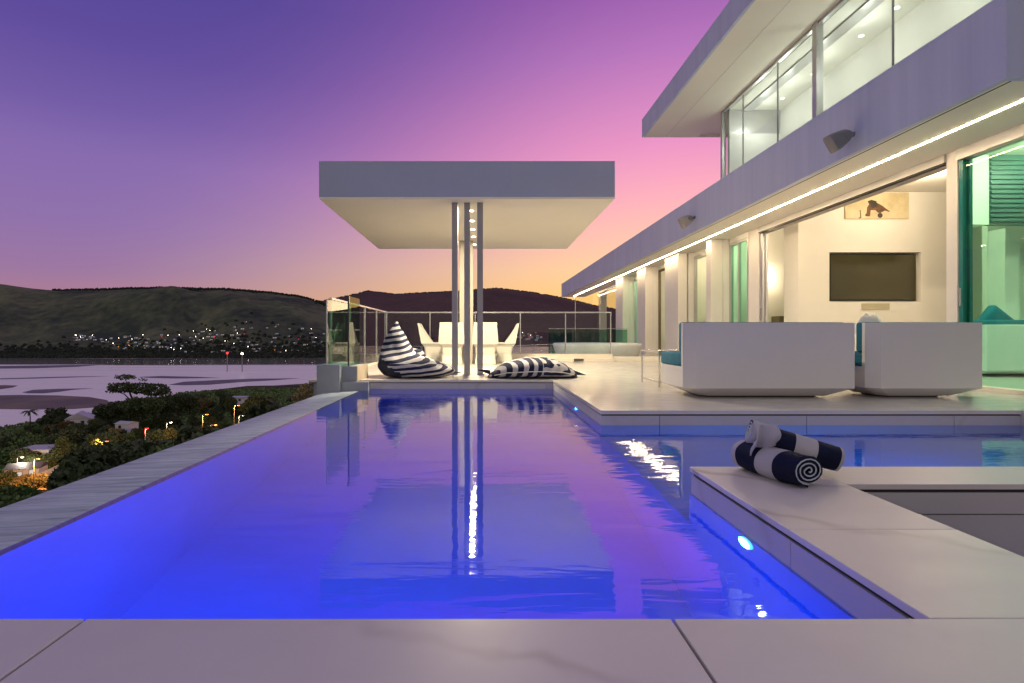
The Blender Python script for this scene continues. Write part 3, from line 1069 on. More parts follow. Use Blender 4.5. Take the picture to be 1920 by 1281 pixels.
# ---- upper storey
ZU, ZUT = 6.03, 6.52
XG = 5.79
UY1 = 14.6
box('upper_fascia', (XF, XF + 0.05, Y0 - 1.6, UY1, ZU, ZUT), M_fascia, H)
box('upper_soffit', (XF + 0.0505, XG + 0.1, Y0 - 1.6, UY1, ZU + 0.004, ZU + 0.08), M_soffit, H)
box('soffit_joint', (XF + 0.62, XF + 0.628, Y0 - 1.6, UY1 - 0.1, ZU + 0.001, ZU + 0.0038), M_frame, H)
box('upper_roof_slab', (XF + 0.0505, 11.5, Y0 - 1.6, UY1, ZU + 0.081, ZUT - 0.01), M_soffit, H)
box('upper_end_fascia', (XG + 0.101, 11.5, UY1 - 0.05, UY1, ZU + 0.004, ZU + 0.0805), M_soffit, H)


def upane(ya, yb, last=False):
    w = box('window', (XG + 0.014, XG + 0.038, ya, ya + 0.018, ZT + 0.0, ZU - 0.0495), M_spk, H)
    box('pane', (XG + 0.02, XG + 0.032, ya + 0.0185, yb - 0.0005, ZT + 0.02, ZU - 0.05), M_glass_up, w)
    return w


for a, b in ((4.6, 7.55), (7.55, 9.2), (9.33, 10.5), (10.5, 11.9), (11.9, 12.85)):
    upane(a, b)
box('corner_post', (XG - 0.02, XG + 0.08, 12.86, 12.94, ZT - 0.01, ZU + 0.003), M_frame, H)
box('window_post', (XG - 0.03, XG + 0.09, 9.205, 9.325, ZT - 0.01, ZU + 0.003), M_frame, H)
box('head_frame', (XG - 0.005, XG + 0.07, 4.6, 12.859, ZU - 0.049, ZU + 0.0035), M_frame, H)
box('upper_back_wall', (7.10, 7.2, 4.6, 12.8, ZT, ZU), M_inner, H)
box('upper_sky_panel', (XG + 0.09, 7.099, 12.70, 12.8, ZT, 5.42), M_white, H)  # solid white in place of the sky showing in the end glazing
box('upper_end_band', (XG + 0.09, 7.099, 12.72, 12.8, 5.4205, ZU), M_frame, H)
box('upper_ceiling', (XG + 0.101, 7.099, 4.6, 12.719, ZU - 0.04, ZU + 0.003), M_inner, H)
box('blind_box', (6.18, 6.42, 4.6, 12.69, ZU - 0.075, ZU - 0.0405), M_frame, H)
box('upper_near_wall', (XG, 7.099, 4.46, 4.59, ZT, ZU), M_canopy, H)
for y in (6.4, 7.6, 8.76, 9.58, 10.97, 12.1):
    v, f = disc((6.80, y, ZU - 0.046), 0.042, 'z', 16, 0.0055)
    link('downlight', mesh('downlight', v, f), M_down, H)
for y in (5.4, 6.6, 7.8, 9.0, 10.2, 11.3, 12.2):
    lamp('downlight_lamp', 'POINT', (6.42, y, ZU - 0.5), UPPER_W, (1.0, 0.97, 0.92), H, 0.08)


# ---- speakers on the fascia
def speaker(y, z, s, m, label):
    e = tag(empty('wall_speaker', (XF, y, z)), label, 'speaker', 'speakers on the roof fascia')
    v, f = disc((XF - 0.03, y, z), 0.030 * s, 'x', 16, 0.0295)
    link('wall_plate', mesh('wall_plate', v, f), M_spk, e)
    tube_obj('bracket', [(XF - 0.03, y, z), (XF - 0.075 * s, y - 0.01, z - 0.004)], 0.018 * s, M_spk, e)
    # body: rounded back, square front, aimed down the terrace
    d = Vector((-0.86, 0.10, -0.50)).normalized()
    up = Vector((-0.5, 0.0, 0.86)).normalized()
    sd_ = d.cross(up).normalized()
    c0 = Vector((XF - 0.07 * s, y - 0.01, z - 0.004))
    rings = []
    for t, hw, hh in ((-0.015, 0.03, 0.03), (0.0, 0.055, 0.055), (0.03, 0.072, 0.073), (0.08, 0.082, 0.088), (0.18, 0.088, 0.104), (0.215, 0.088, 0.106), (0.222, 0.082, 0.098)):
        ring = []
        for k in range(20):
            a = 2 * math.pi * k / 20
            p = 0.32 if t > 0.1 else 0.6
            u = abs(math.cos(a)) ** p * math.copysign(1, math.cos(a)); w = abs(math.sin(a)) ** p * math.copysign(1, math.sin(a))
            ring.append(c0 + d * t * s + sd_ * u * hw * s + up * w * hh * s)
        rings.append(ring)
    v, f = loft(rings)
    link('body', mesh('body', v, f, True), m, e)
    cc = c0 + d * 0.045 * s + sd_ * (-0.066 * s)
    ring = [[cc + (d * math.cos(a) + up * math.sin(a)) * 0.045 * s * q + sd_ * o for a in [2 * math.pi * k / 20 for k in range(20)]] for q, o in ((1.0, 0.0), (1.0, -0.016 * s), (0.8, -0.022 * s))]
    v, f = loft(ring)
    link('pivot_cap', mesh('pivot_cap', v, f), M_spk, e)


speaker(6.27, 2.97, 1.02, M_spk, 'dark grey wall speaker near the right end of the long fascia')
speaker(10.95, 3.03, 1.1, M_spk2, 'smaller looking pale wall speaker halfway along the long fascia')

# ---- television, picture, small things in the living room
tv = tag(empty('television', (7.36, 10.08, 1.7)), 'large flat television in the wall niche of the living room', 'television')
box('screen', (6.56, 8.16, 10.055, 10.075, 1.285, 2.13), M_tv, tv, 0.003)
box('bezel', (6.53, 8.19, 10.0755, 10.109, 1.26, 2.155), M_tvfr, tv, 0.003)
pic = tag(empty('picture', (7.37, 9.98, 3.0)), 'beige painting with a brown figure hung high above the television', 'picture')
box('canvas', (6.78, 7.97, 9.972, 9.999, 2.79, 3.28), M_pic, pic)


def flat(name, pts, y, m, parent, th=0.003):
    n = len(pts)
    v = [(x, y, z) for x, z in pts] + [(x, y - th, z) for x, z in pts]
    f = [tuple(range(n)), tuple(range(2 * n - 1, n - 1, -1))] + [(i, n + i, n + (i + 1) % n, (i + 1) % n) for i in range(n)]
    return link(name, mesh(name, v, f), m, parent)


def pp(u, w):     # pixel of the photograph on the picture's plane
    return ((1560 + u / 12.0 - VX) / F * 9.97, CAMZ - (370 + w / 12.0 - VY) / F * 9.97)


flat('painted_figure', [pp(*p) for p in ((800, 90), (880, 60), (1000, 90), (1000, 120), (1130, 190), (1220, 260), (1300, 315), (1290, 330), (1190, 300), (1130, 330), (1080, 360), (1030, 340), (980, 290), (870, 290), (855, 420), (830, 430), (760, 425), (745, 400), (780, 350), (790, 230), (835, 160))], 9.9715, M_picb, pic)
flat('painted_shade', [pp(*p) for p in ((805, 90), (880, 60), (1000, 90), (995, 210), (930, 250), (880, 220), (860, 150))], 9.968, M_picd, pic)
flat('painted_ball', [pp(1080 + 56 * math.cos(a), 410 + 56 * math.sin(a)) for a in [k * math.pi / 8 for k in range(16)]], 9.968, M_picd, pic)
flat('painted_stick', [pp(*p) for p in ((622, 285), (640, 285), (658, 465), (600, 480), (590, 465), (635, 450))], 9.968, M_picb, pic)
sw = tag(empty('side_cabinet', (7.0, 12.1, 0)), 'small dark brown cabinet in the lit passage behind the sofa', 'cabinet')
box('body', (6.70, 6.98, 12.05, 12.38, 0.12, 1.05), M_brown, sw, 0.006)
box('plinth', (6.73, 6.95, 12.08, 12.36, 0.021, 0.1195), M_darkfr, sw)
kc = tag(empty('kitchen_cabinet', (8.6, 8.2, 0)), 'long low white cabinet behind the green glass doors', 'cabinet')
box('body', (7.4, 10.2, 8.45, 8.85, 0.17, 0.78), M_kitchen, kc, 0.004)
box('plinth', (7.5, 10.1, 8.5, 8.8, 0.021, 0.1695), M_vent, kc)
is_ = tag(empty('inner_sofa', (8.6, 7.9, 0)), 'teal sofa seen through the green glass doors', 'sofa')
box('back_shell', (7.1, 9.6, 7.50, 7.60, 0.10, 0.76), M_kitchen, is_, 0.01)
box('seat', (7.1, 9.6, 7.601, 8.35, 0.06, 0.42), M_kitchen, is_, 0.03, True, 3)
box('backrest', (7.12, 9.58, 7.62, 7.82, 0.4205, 0.83), M_teal, is_, 0.04, True, 3)
pv = []
cush = box('pillow', (-0.22, 0.22, -0.07, 0.07, -0.20, 0.20), M_teal, is_, 0.05, True, 3)
cush.data.transform(Matrix.Translation((7.55, 7.86, 0.78)) @ Matrix.Rotation(R(38), 4, 'Y'))

# ================================================================== PAVILION
CZ, CT = 2.656, 3.224
CX0, CX1, CY0, CY1 = -2.456, 1.984, 8.0, 12.6
pav = tag(empty('pavilion', (-0.24, 8.5, 0)), 'flat roofed canopy on three grey posts at the end of the pool', 'pavilion')
box('roof', (CX0, CX1, CY0, CY1, CZ + 0.03, CT), M_canopy, pav, 0.004)
box('soffit', (CX0 + 0.004, CX1 - 0.004, CY0 + 0.004, CY1 - 0.004, CZ, CZ + 0.0298), M_soffit, pav)
for x in (-0.43, -0.24, -0.04):
    p = box('post', (x - 0.045, x + 0.045, 8.22, 8.36, 0.0, CZ), M_post, pav, 0.003)
    box('foot_plate', (x - 0.06, x + 0.06, 8.20, 8.38, 0.0, 0.008), M_post, p)
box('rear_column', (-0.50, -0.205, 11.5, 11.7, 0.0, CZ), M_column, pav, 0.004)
for y in (8.76, 9.53, 10.3, 11.05, 12.0):
    v, f = disc((-0.19, y, CZ - 0.007), 0.038, 'z', 14, 0.0065)
    d = link('downlight', mesh('downlight', v, f), M_cspot, pav)
    lamp('canopy_lamp', 'AREA', (-0.19, y, CZ - 0.03), CANOPY_W * {8.76: 2.1, 9.53: 1.15, 10.3: 0.10, 11.05: 0.05, 12.0: 0.05}[y], (1.0, 0.85, 0.58), pav, 0.10)

# ================================================================== SOFAS
def sofa(name, x0, x1, label, cat):
    e = tag(empty(name, ((x0 + x1) / 2, 5.45, 0)), label, cat, 'white faceted sofas')
    yb, yf = 5.08, 5.86
    c = 0.09

    def plan(ix0, ix1, iy0, iy1, ch):
        return [(x0 + ix0 + ch, yb + iy0), (x1 - ix1 - ch * 0.35, yb + iy0), (x1 - ix1, yb + iy0 + ch), (x1 - ix1, yf - iy1 - ch), (x1 - ix1 - ch, yf - iy1), (x0 + ix0 + ch, yf - iy1), (x0 + ix0, yf - iy1 - ch), (x0 + ix0, yb + iy0 + ch)]

    def ring(pl, z, tilt=0.0):
        return [(x, y - tilt if y < 5.3 else y, z) for x, y in pl]
    r0 = ring(plan(0.20, 0.21, 0.14, 0.16, c * 0.7), 0.014)
    r1 = ring(plan(0, 0, 0, 0, c), 0.10)
    r2 = ring(plan(0, 0, 0, 0, c), 0.30)
    body = loft([r0, r1, r2])
    bt = 0.13
    bp = [(x0 + c, yb), (x1 - c * 0.35, yb), (x1, yb + c), (x1, yb + bt), (x0, yb + bt), (x0, yb + c)]
    back = loft([[(x, y, z) for x, y in bp] for z in (0.30, 0.727)], False, True)
    v, f = join([body, back])
    link('shell', mesh('shell', v, f), M_shell, e)
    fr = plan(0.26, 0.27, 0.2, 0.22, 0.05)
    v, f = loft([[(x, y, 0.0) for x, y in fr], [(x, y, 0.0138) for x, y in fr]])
    link('base_shade_slab', mesh('base_shade_slab', v, f), M_gap, e)  # dark slab draws the line of shade under the raised sofa
    n = 2 if x1 - x0 > 1.3 else 1
    wdt = (x1 - x0 - 0.02) / n
    for k in range(n):
        a = x0 + 0.01 + k * wdt
        box('seat_cushion', (a, a + wdt - 0.006, yb + bt + 0.01, yf - 0.01, 0.301, 0.435), M_teal, e, 0.022, True, 3)
        box('back_cushion', (a, a + wdt - 0.006, yb + bt + 0.004, yb + bt + 0.11, 0.437, 0.735), M_teal, e, 0.025, True, 3)


sofa('outdoor_sofa', 1.94, 3.575, 'wide white faceted sofa with teal cushions, the left of the two', 'sofa')
sofa('outdoor_sofa', 3.705, 4.79, 'narrower white faceted sofa with teal cushions, beside the green glass doors', 'sofa')
# white folded throw with two peaks on the second sofa
cw = []
for k in range(7):
    t = k / 6
    cw.append([(3.62 + 0.13 * u, 5.33 + 0.05 * w, 0.60 + t * (0.20 + 0.05 * abs(u) - 0.03 * w) - 0.02) for u, w in ((-1, -0.5), (-0.5, -1), (0, -0.8), (0.5, -1), (1, -0.5), (1, 0.5), (0.4, 1), (-0.4, 1), (-1, 0.5))])
v, f = loft([[(3.62 + (x - 3.62) * s, 5.33 + (y - 5.33) * s, z) for x, y, z in r] for r, s in zip(cw, (0.75, 0.95, 1, 1, 0.92, 0.7, 0.35))])

link_pillow = tag(link('pillow', mesh('pillow', [(x + 0.31, y + 0.09, z - 0.01) for x, y, z in v], f, True), M_fleece), 'white cushion with two peaks showing between the sofas', 'cushion')

# ---- side table behind the left sofa
st = tag(empty('side_table', (2.4, 6.6, 0)), 'thin framed metal side table behind the left sofa', 'table')
box('table_top', (2.06, 2.72, 6.25, 6.95, 0.405, 0.425), M_chrome, st, 0.003)
for x in (2.072, 2.706):
    for y in (6.262, 6.936):
        box('leg', (x - 0.008, x + 0.008, y - 0.008, y + 0.008, 0.0, 0.4048), M_chrome, st)
box('stretcher', (2.0805, 2.6975, 6.254, 6.270, 0.05, 0.066), M_chrome, st)
box('stretcher', (2.064, 2.080, 6.2705, 6.9275, 0.05, 0.066), M_chrome, st)

# ================================================================== BEANBAGS
M_bag1 = stripes('beanbag_navy_stripes', 0.080, (-0.16, -0.10, 1.0), 0.52, 0.55, phase=0.15)
M_bag1s = stripes('beanbag_seat_stripes', 0.072, (-0.10, -0.22, 0.95), 0.5, 0.5)
M_bagn = plain('beanbag_navy_panel', (0.006, 0.011, 0.035), 0.85, var=0.3)
M_bag2 = stripes('flat_beanbag_stripes', 0.135, (1.0, 0.32, -0.25), 0.5, 0.25)
M_bag2b = stripes('flat_beanbag_end_stripes', 0.095, (0.1, -0.55, 0.8), 0.5, 0.25)


def beanbag_up():
    cx, cy = -0.90, 7.86
    e = tag(empty('beanbag', (cx, cy, 0)), 'peaked navy and white striped beanbag chair left of the posts', 'beanbag', 'striped beanbags')
    # height: left x, right x, half depth, depth offset (metres, relative to cx / cy)
    T = [(0.0, -0.50, 0.32, 0.34, 0.0), (0.03, -0.56, 0.44, 0.41, 0.0), (0.09, -0.61, 0.50, 0.45, 0.0), (0.15, -0.64, 0.43, 0.46, 0.02), (0.20, -0.648, 0.30, 0.45, 0.04),
         (0.25, -0.648, 0.13, 0.42, 0.08), (0.30, -0.642, -0.02, 0.37, 0.12), (0.36, -0.63, -0.12, 0.32, 0.15), (0.43, -0.605, -0.185, 0.27, 0.17), (0.50, -0.58, -0.225, 0.23, 0.18),
         (0.58, -0.55, -0.255, 0.18, 0.19), (0.66, -0.515, -0.295, 0.13, 0.20), (0.73, -0.47, -0.335, 0.08, 0.21), (0.78, -0.435, -0.365, 0.04, 0.21), (0.815, -0.41, -0.385, 0.012, 0.21)]
    rings = []
    n = 40
    for z, a, b, d, oy in T:
        ring = []
        for k in range(n):
            t = 2 * math.pi * k / n
            ex = 0.85
            u = abs(math.cos(t)) ** ex * math.copysign(1, math.cos(t)); w = abs(math.sin(t)) ** ex * math.copysign(1, math.sin(t))
            x = (a + b) / 2 + (b - a) / 2 * u
            y = oy + d * w
            q = noise.noise((x * 3.2, y * 3.2, z * 3.2 + 4)) * 0.034 + noise.noise((x * 9, y * 9, z * 9)) * 0.020 - 0.022 * max(0.0, math.sin(x * 21 + z * 9 + 4 * y)) ** 6
            # hollow of the seat in front of the backrest and a crease where the sides fold
            x += q * u; y += q * w
            zz = z + (0.03 * noise.noise((x * 5, y * 5, 1)) if 0.05 < z < 0.78 else 0)
            ring.append((x, y, zz))
        rings.append(ring)
    v, f = loft(rings)
    mi = []
    for q in f:
        c = [sum(v[i][k] for i in q) / len(q) for k in range(3)]
        low = c[2] < 0.085 + max(0, (-c[0] - 0.30)) * 0.75 and c[0] < -0.22
        mi.append(2 if low else (1 if c[2] < 0.20 + 0.05 * c[0] else 0))
    me = mesh('cover', v, f, True, mi)
    o = link('cover', me, [M_bag1, M_bag1s, M_bagn], e, world=False)
    sm = o.modifiers.new('soft', 'SUBSURF'); sm.levels = 1; sm.render_levels = 1
    # folded side wing lying towards the railing
    rings = []
    for t in range(9):
        s = t / 8
        xx = -0.30 + 0.50 * s
        h = 0.54 - 0.40 * s - 0.05 * math.sin(s * 9)
        ring = []
        for k in range(12):
            a = 2 * math.pi * k / 12
            ring.append((xx + 0.01 * math.sin(a), 0.30 + 0.12 * math.cos(a), h * (0.5 + 0.5 * math.sin(a)) + 0.004))
        rings.append(ring)
    v, f = loft(rings)
    o = link('side_fold', mesh('side_fold', v, f, True), M_bag1s, e, world=False)
    v, f = loft([[(0.40, -0.06, 0.05), (0.40, 0.06, 0.05), (0.40, 0.06, 0.085), (0.40, -0.06, 0.085)], [(0.585, -0.015, 0.052), (0.585, 0.015, 0.052), (0.585, 0.015, 0.058), (0.585, -0.015, 0.058)]])
    link('corner_ear', mesh('corner_ear', v, f), M_bagn, e, world=False)


def beanbag_flat():
    cx, cy = 0.73, 7.82
    e = tag(empty('beanbag', (cx, cy, 0)), 'flattened navy and white striped beanbag right of the posts', 'beanbag', 'striped beanbags')
    nu, nv_ = 56, 20
    rings = []
    for i in range(nu + 1):
        s = i / nu
        x = -0.66 + 1.32 * s
        prof = (math.sin(math.pi * min(1, max(0, s))) ** 0.42)
        hh = interp(s, [0, 0.06, 0.2, 0.45, 0.65, 0.8, 0.93, 1.0], [0.012, 0.085, 0.22, 0.285, 0.285, 0.235, 0.12, 0.02])
        hy = 0.44 * prof + 0.02
        ring = []
        for k in range(nv_):
            a = 2 * math.pi * k / nv_
            u = math.cos(a); w = math.sin(a)
            y = hy * abs(u) ** 0.8 * math.copysign(1, u)
            zc = hh * (0.36 if w < 0 else 0.36)
            z = zc + (hh * 0.64 * abs(w) ** 0.85 if w > 0 else -zc * 0.97 * abs(w) ** 0.6)
            q = noise.noise((x * 4, y * 4, z * 4 + 9)) * 0.022 + 0.010 * math.sin(x * 47 + y * 6) * (1 if w > 0 else 0.3)
            ring.append((x + q * 0.3, y + q * u, max(0.002, z + q * 0.7 * max(0, w))))
        rings.append(ring)
    v, f = loft(rings)
    mi = []
    for q in f:
        c = [sum(v[i][k] for i in q) / len(q) for k in range(3)]
        mi.append(1 if c[0] > 0.22 + 0.25 * c[1] + 0.3 * max(0.0, c[2] - 0.17) else 0)
    o = link('cover', mesh('cover', v, f, True, mi), [M_bag2, M_bag2b], e, world=False)
    for xa, xb, yy, za in ((-0.62, -0.80, -0.05, 0.07), (0.60, 0.755, -0.10, 0.07)):
        v, f = loft([[(xa, yy - 0.07, za - 0.03), (xa, yy + 0.09, za - 0.02), (xa, yy + 0.09, za + 0.03), (xa, yy - 0.07, za + 0.03)], [(xb, yy - 0.02, 0.03 if xa > 0 else 0.10), (xb, yy + 0.02, 0.03 if xa > 0 else 0.10), (xb, yy + 0.02, 0.04 if xa > 0 else 0.112), (xb, yy - 0.02, 0.04 if xa > 0 else 0.112)]])
        link('corner_ear', mesh('corner_ear', v, f), M_bagn, e, world=False)
    # piped seam along the front
    pts = []
    for i in range(4, nu - 3):
        r_ = rings[i][15] if False else min(rings[i], key=lambda p: p[1])
        pts.append((r_[0], r_[1] - 0.004, r_[2] + 0.004))
    v, f = tube(pts, 0.007, 6)
    link('piping', mesh('piping', v, f, True), M_fleece, e, world=False)


beanbag_up()
beanbag_flat()

# ================================================================== TOWELS
M_tow = stripes('towel_stripes', 0.21, (1.0, 0.0, 0.0), 0.56, 0.05, navy=(0.004, 0.007, 0.030), white=(0.46, 0.45, 0.50), phase=0.06, bump=0.8)
M_tow2 = stripes('upper_towel_stripes', 0.176, (1.0, 0.0, 0.0), 0.5, 0.05, navy=(0.004, 0.007, 0.026), white=(0.46, 0.45, 0.47), phase=0.5, bump=0.8)
M_pipe = plain('towel_hem', (0.50, 0.58, 0.60), 0.8)


def towel(p0, p1, rad, mat, label, squash=0.80, loose=True, seed=1, phase=0.0):
    P0, P1 = Vector(p0), Vector(p1)
    ax = (P1 - P0)
    ln = ax.length
    rot = ax.to_track_quat('X', 'Z')
    e = empty('rolled_towel', p0)
    e.rotation_mode = 'QUATERNION'
    e.rotation_quaternion = rot
    tag(e, label, 'towel', 'rolled towels')
    random.seed(seed)
    turns = 3.1
    th = rad / turns * 0.46
    npt = 96
    mid = []
    for i in range(npt + 1):
        s = i / npt
        a = phase - s * turns * 2 * math.pi
        r = rad * (0.14 + 0.80 * (1 - (1 - s) ** 1.0)) + rad * 0.05 * noise.noise((a * 0.8, seed, 0))
        wob = 1 + 0.10 * math.sin(a * 2 + 1.0) * (1 - s)
        mid.append((r * math.cos(a) * wob, r * math.sin(a) * squash))
    inn, ouu = [], []
    for i in range(npt + 1):
        a, b = mid[max(0, i - 1)], mid[min(npt, i + 1)]
        dx, dy = b[0] - a[0], b[1] - a[1]
        l_ = math.hypot(dx, dy) or 1
        nx_, ny_ = -dy / l_, dx / l_
        inn.append((mid[i][0] + nx_ * th / 2, mid[i][1] + ny_ * th / 2))
        ouu.append((mid[i][0] - nx_ * th / 2, mid[i][1] - ny_ * th / 2))
    loop = ouu + inn[::-1]
    rings = []
    ns = 18
    for k in range(ns + 1):
        t = k / ns
        bul = 1 + 0.06 * math.sin(math.pi * t) + 0.04 * noise.noise((t * 5, seed * 3.1, 1))
        sag = -0.006 * math.sin(math.pi * t)
        rings.append([(t * ln, y * (bul + 0.07 * noise.noise((t * 4.5, y * 22, z * 22 + seed))), z * (bul + 0.07 * noise.noise((t * 4.5 + 7, y * 22, z * 22 + seed))) + sag) for y, z in loop])
    v, f = loft(rings, False, False)
    m_ = len(loop)
    npn = npt + 1
    for base in (0, ns * m_):
        for i in range(npt):
            q = (base + i, base + i + 1, base + m_ - 2 - i, base + m_ - 1 - i)
            f.append(q if base else q[::-1])
    link('cloth', mesh('cloth', v, f, True), mat, e, world=False)
    # hem cord along the spiral at both ends
    for x in (-0.001, ln + 0.001):
        pts = [(x, p[0], p[1]) for p in ouu[::2]]
        v, f = tube(pts, 0.0030, 5)
        link('hem', mesh('hem', v, f, True), M_pipe, e, world=False)
    return e


RA = 0.080
t1 = towel((1.285, 2.10, RA * 0.86), (1.195, 2.43, RA * 0.86), RA, M_tow, 'lower rolled towel with its spiral end towards the camera', seed=3, phase=-0.9)
t2 = towel((1.195, 2.395, 0.170), (1.525, 2.285, 0.068), 0.069, M_tow2, 'upper rolled towel leaning over the other one', seed=8, phase=1.2)
# loose flap of the upper towel hanging over its left end
fv, ff = [], []
for i in range(9):
    for j in range(9):
        s, t = i / 8, j / 8
        x = 1.165 + 0.085 * s
        y = 2.30 + 0.02 * math.sin(s * 5) - 0.012 * t
        z = 0.222 - 0.012 * s - t * (0.135 - 0.055 * s) + 0.006 * math.sin(s * 9)
        y -= 0.03 * math.sin(math.pi * min(1, t * 1.2)) + 0.014 * math.sin(s * 8 + t * 3)
        fv.append((x - 0.02 * t * (1 - s), y, z))
for i in range(8):
    for j in range(8):
        a = i * 9 + j
        ff.append((a, a + 9, a + 10, a + 1))
fl = link('loose_flap', mesh('loose_flap', fv, ff, True), M_fleece)
fl.parent = t2
fl.matrix_parent_inverse = (Matrix.Translation(t2.location) @ t2.rotation_quaternion.to_matrix().to_4x4()).inverted()
so = fl.modifiers.new('thick', 'SOLIDIFY'); so.thickness = 0.006
fl.data.materials[0] = plain('towel_white', (0.46, 0.45, 0.52), 0.85, bump=0.5, bscale=300)


# ================================================================== DINING SET
def chair(x, y, rz, label):
    e = tag(empty('dining_chair', (x, y, 0), rz), label, 'chair', 'white dining chairs')
    # local: faces +Y, backrest at -Y
    def ringz(z, w, y0, y1, ch=0.03):
        return [(-w + ch, y0, z), (w - ch, y0, z), (w, y0 + ch, z), (w, y1 - ch, z), (w - ch, y1, z), (-w + ch, y1, z), (-w, y1 - ch, z), (-w, y0 + ch, z)]
    v, f = loft([ringz(0.0, 0.215, -0.19, 0.20), ringz(0.02, 0.22, -0.195, 0.205), ringz(0.20, 0.20, -0.17, 0.16), ringz(0.36, 0.215, -0.20, 0.20), ringz(0.42, 0.25, -0.245, 0.26)])
    link('pedestal', mesh('pedestal', v, f), M_chair, e, world=False)
    v, f = loft([ringz(0.4205, 0.262, -0.25, 0.27), ringz(0.445, 0.268, -0.262, 0.275), ringz(0.455, 0.255, -0.24, 0.26)])
    link('seat', mesh('seat', v, f), M_chair, e, world=False)
    # bent shell back with side wings
    rings = []
    for t in (0.0, 0.25, 0.5, 0.75, 1.0):
        z = 0.44 + 0.44 * t
        yy = -0.255 - 0.085 * t
        w = 0.268 - 0.035 * t
        wing = 0.20 * (1 - t) ** 1.3 + 0.035
        rings.append([(-w, yy + wing, z), (-w - 0.004, yy, z), (w + 0.004, yy, z), (w, yy + wing, z), (w - 0.03, yy + wing, z), (w - 0.035, yy + 0.03, z), (-w + 0.035, yy + 0.03, z), (-w + 0.03, yy + wing, z)])
    v, f = loft(rings)
    link('backrest', mesh('backrest', v, f), M_chair, e, world=False)


chair(-0.645, 11.30, 0.0, 'white moulded dining chair, back to the camera, left of the posts')
chair(0.055, 11.30, 0.0, 'white moulded dining chair, back to the camera, right of the posts')
chair(-1.10, 12.02, R(-90), 'white moulded dining chair seen from the side at the left end of the table')
chair(0.47, 12.02, R(90), 'white moulded dining chair seen from the side at the right end of the table')
dt = tag(empty('dining_table', (-0.31, 11.95, 0)), 'white dining table under the canopy, hidden behind the chairs', 'table')
box('table_top', (-0.80, 0.18, 11.52, 12.38, 0.715, 0.75), M_chair, dt, 0.004)
v, f = loft([[(-0.31 + r * math.cos(a), 11.95 + r * math.sin(a), z) for a in [k * math.pi / 8 for k in range(16)]] for r, z in ((0.28, 0.0), (0.27, 0.02), (0.09, 0.08), (0.08, 0.6), (0.2, 0.7149))])
link('pedestal', mesh('pedestal', v, f, True), M_chair, dt)

# ================================================================== RAILINGS, SCREENS, TUB
RY = 12.72
pl = tag(empty('plinth', (0.4, 12.8, 0)), 'low cream stone kerb under the glass railing behind the table', 'kerb')
box('kerb_stone', (-2.36, 3.10, RY, RY + 0.34, 0.0, 0.165), M_cream, pl, 0.004)
box('kerb_step', (0.85, 3.10, RY - 0.16, RY - 0.0005, 0.0, 0.07), M_cream, pl, 0.003)
box('kerb_stone', (3.105, 4.9, RY - 0.05, RY + 0.30, 0.0, 0.10), M_cream, pl, 0.004)
box('drain_vent', (2.15, 2.38, RY - 0.165, RY - 0.1602, 0.005, 0.06), M_vent, pl)
rl = tag(empty('glass_railing', (0.2, RY, 0.16)), 'clear glass railing with thin top rail along the back of the deck', 'railing')
px_ = [-2.36, -1.27, -0.18, 0.91, 2.0, 3.09]
for i in range(5):
    box('pane', (px_[i] + 0.015, px_[i + 1] - 0.015, RY + 0.16, RY + 0.172, 0.1655, 1.15), M_glass, rl)
for x in px_:
    box('post', (x - 0.012, x + 0.012, RY + 0.15, RY + 0.18, 0.1655, 1.15), M_chrome, rl)
box('top_rail', (-2.38, 3.11, RY + 0.145, RY + 0.185, 1.1505, 1.185), M_chrome, rl, 0.004)
rs = tag(empty('glass_railing', (-2.3, 10, 0)), 'clear glass railing running along the left side of the deck', 'railing')
ys = [8.12, 9.28, 10.44, 11.60, RY + 0.1]
for i in range(4):
    box('pane', (-2.316, -2.304, ys[i] + 0.015, ys[i + 1] - 0.015, 0.0305, 1.15), M_glass, rs)
for y in ys:
    box('post', (-2.325, -2.295, y - 0.012, y + 0.012, 0.0, 1.15), M_chrome, rs)
box('top_rail', (-2.33, -2.29, 8.1, RY + 0.12, 1.1505, 1.185), M_chrome, rs, 0.004)
box('kerb', (-2.35, -2.27, 8.1, RY - 0.01, 0.0005, 0.03), M_cream, rs)
g1 = tag(empty('glass_screen', (-2.0, 7.3, 0.226)), 'tall green tinted glass screen on the blue-grey pier', 'glass screen')
box('pane', (-2.046, -2.034, 6.99, 8.06, 0.2265, 1.075), M_glass_s, g1)
box('edge_trim', (-2.048, -2.032, 6.975, 6.9895, 0.2265, 1.075), M_frame, g1)
g2 = tag(empty('glass_screen', (-1.78, 7.4, 0.2)), 'taller black edged glass screen on the lower stone pier', 'glass screen')
box('pane', (-1.786, -1.774, 7.085, 7.69, 0.1965, 1.13), M_glass_s, g2)
box('edge_trim', (-1.789, -1.771, 7.068, 7.0845, 0.1965, 1.13), M_darkfr, g2)
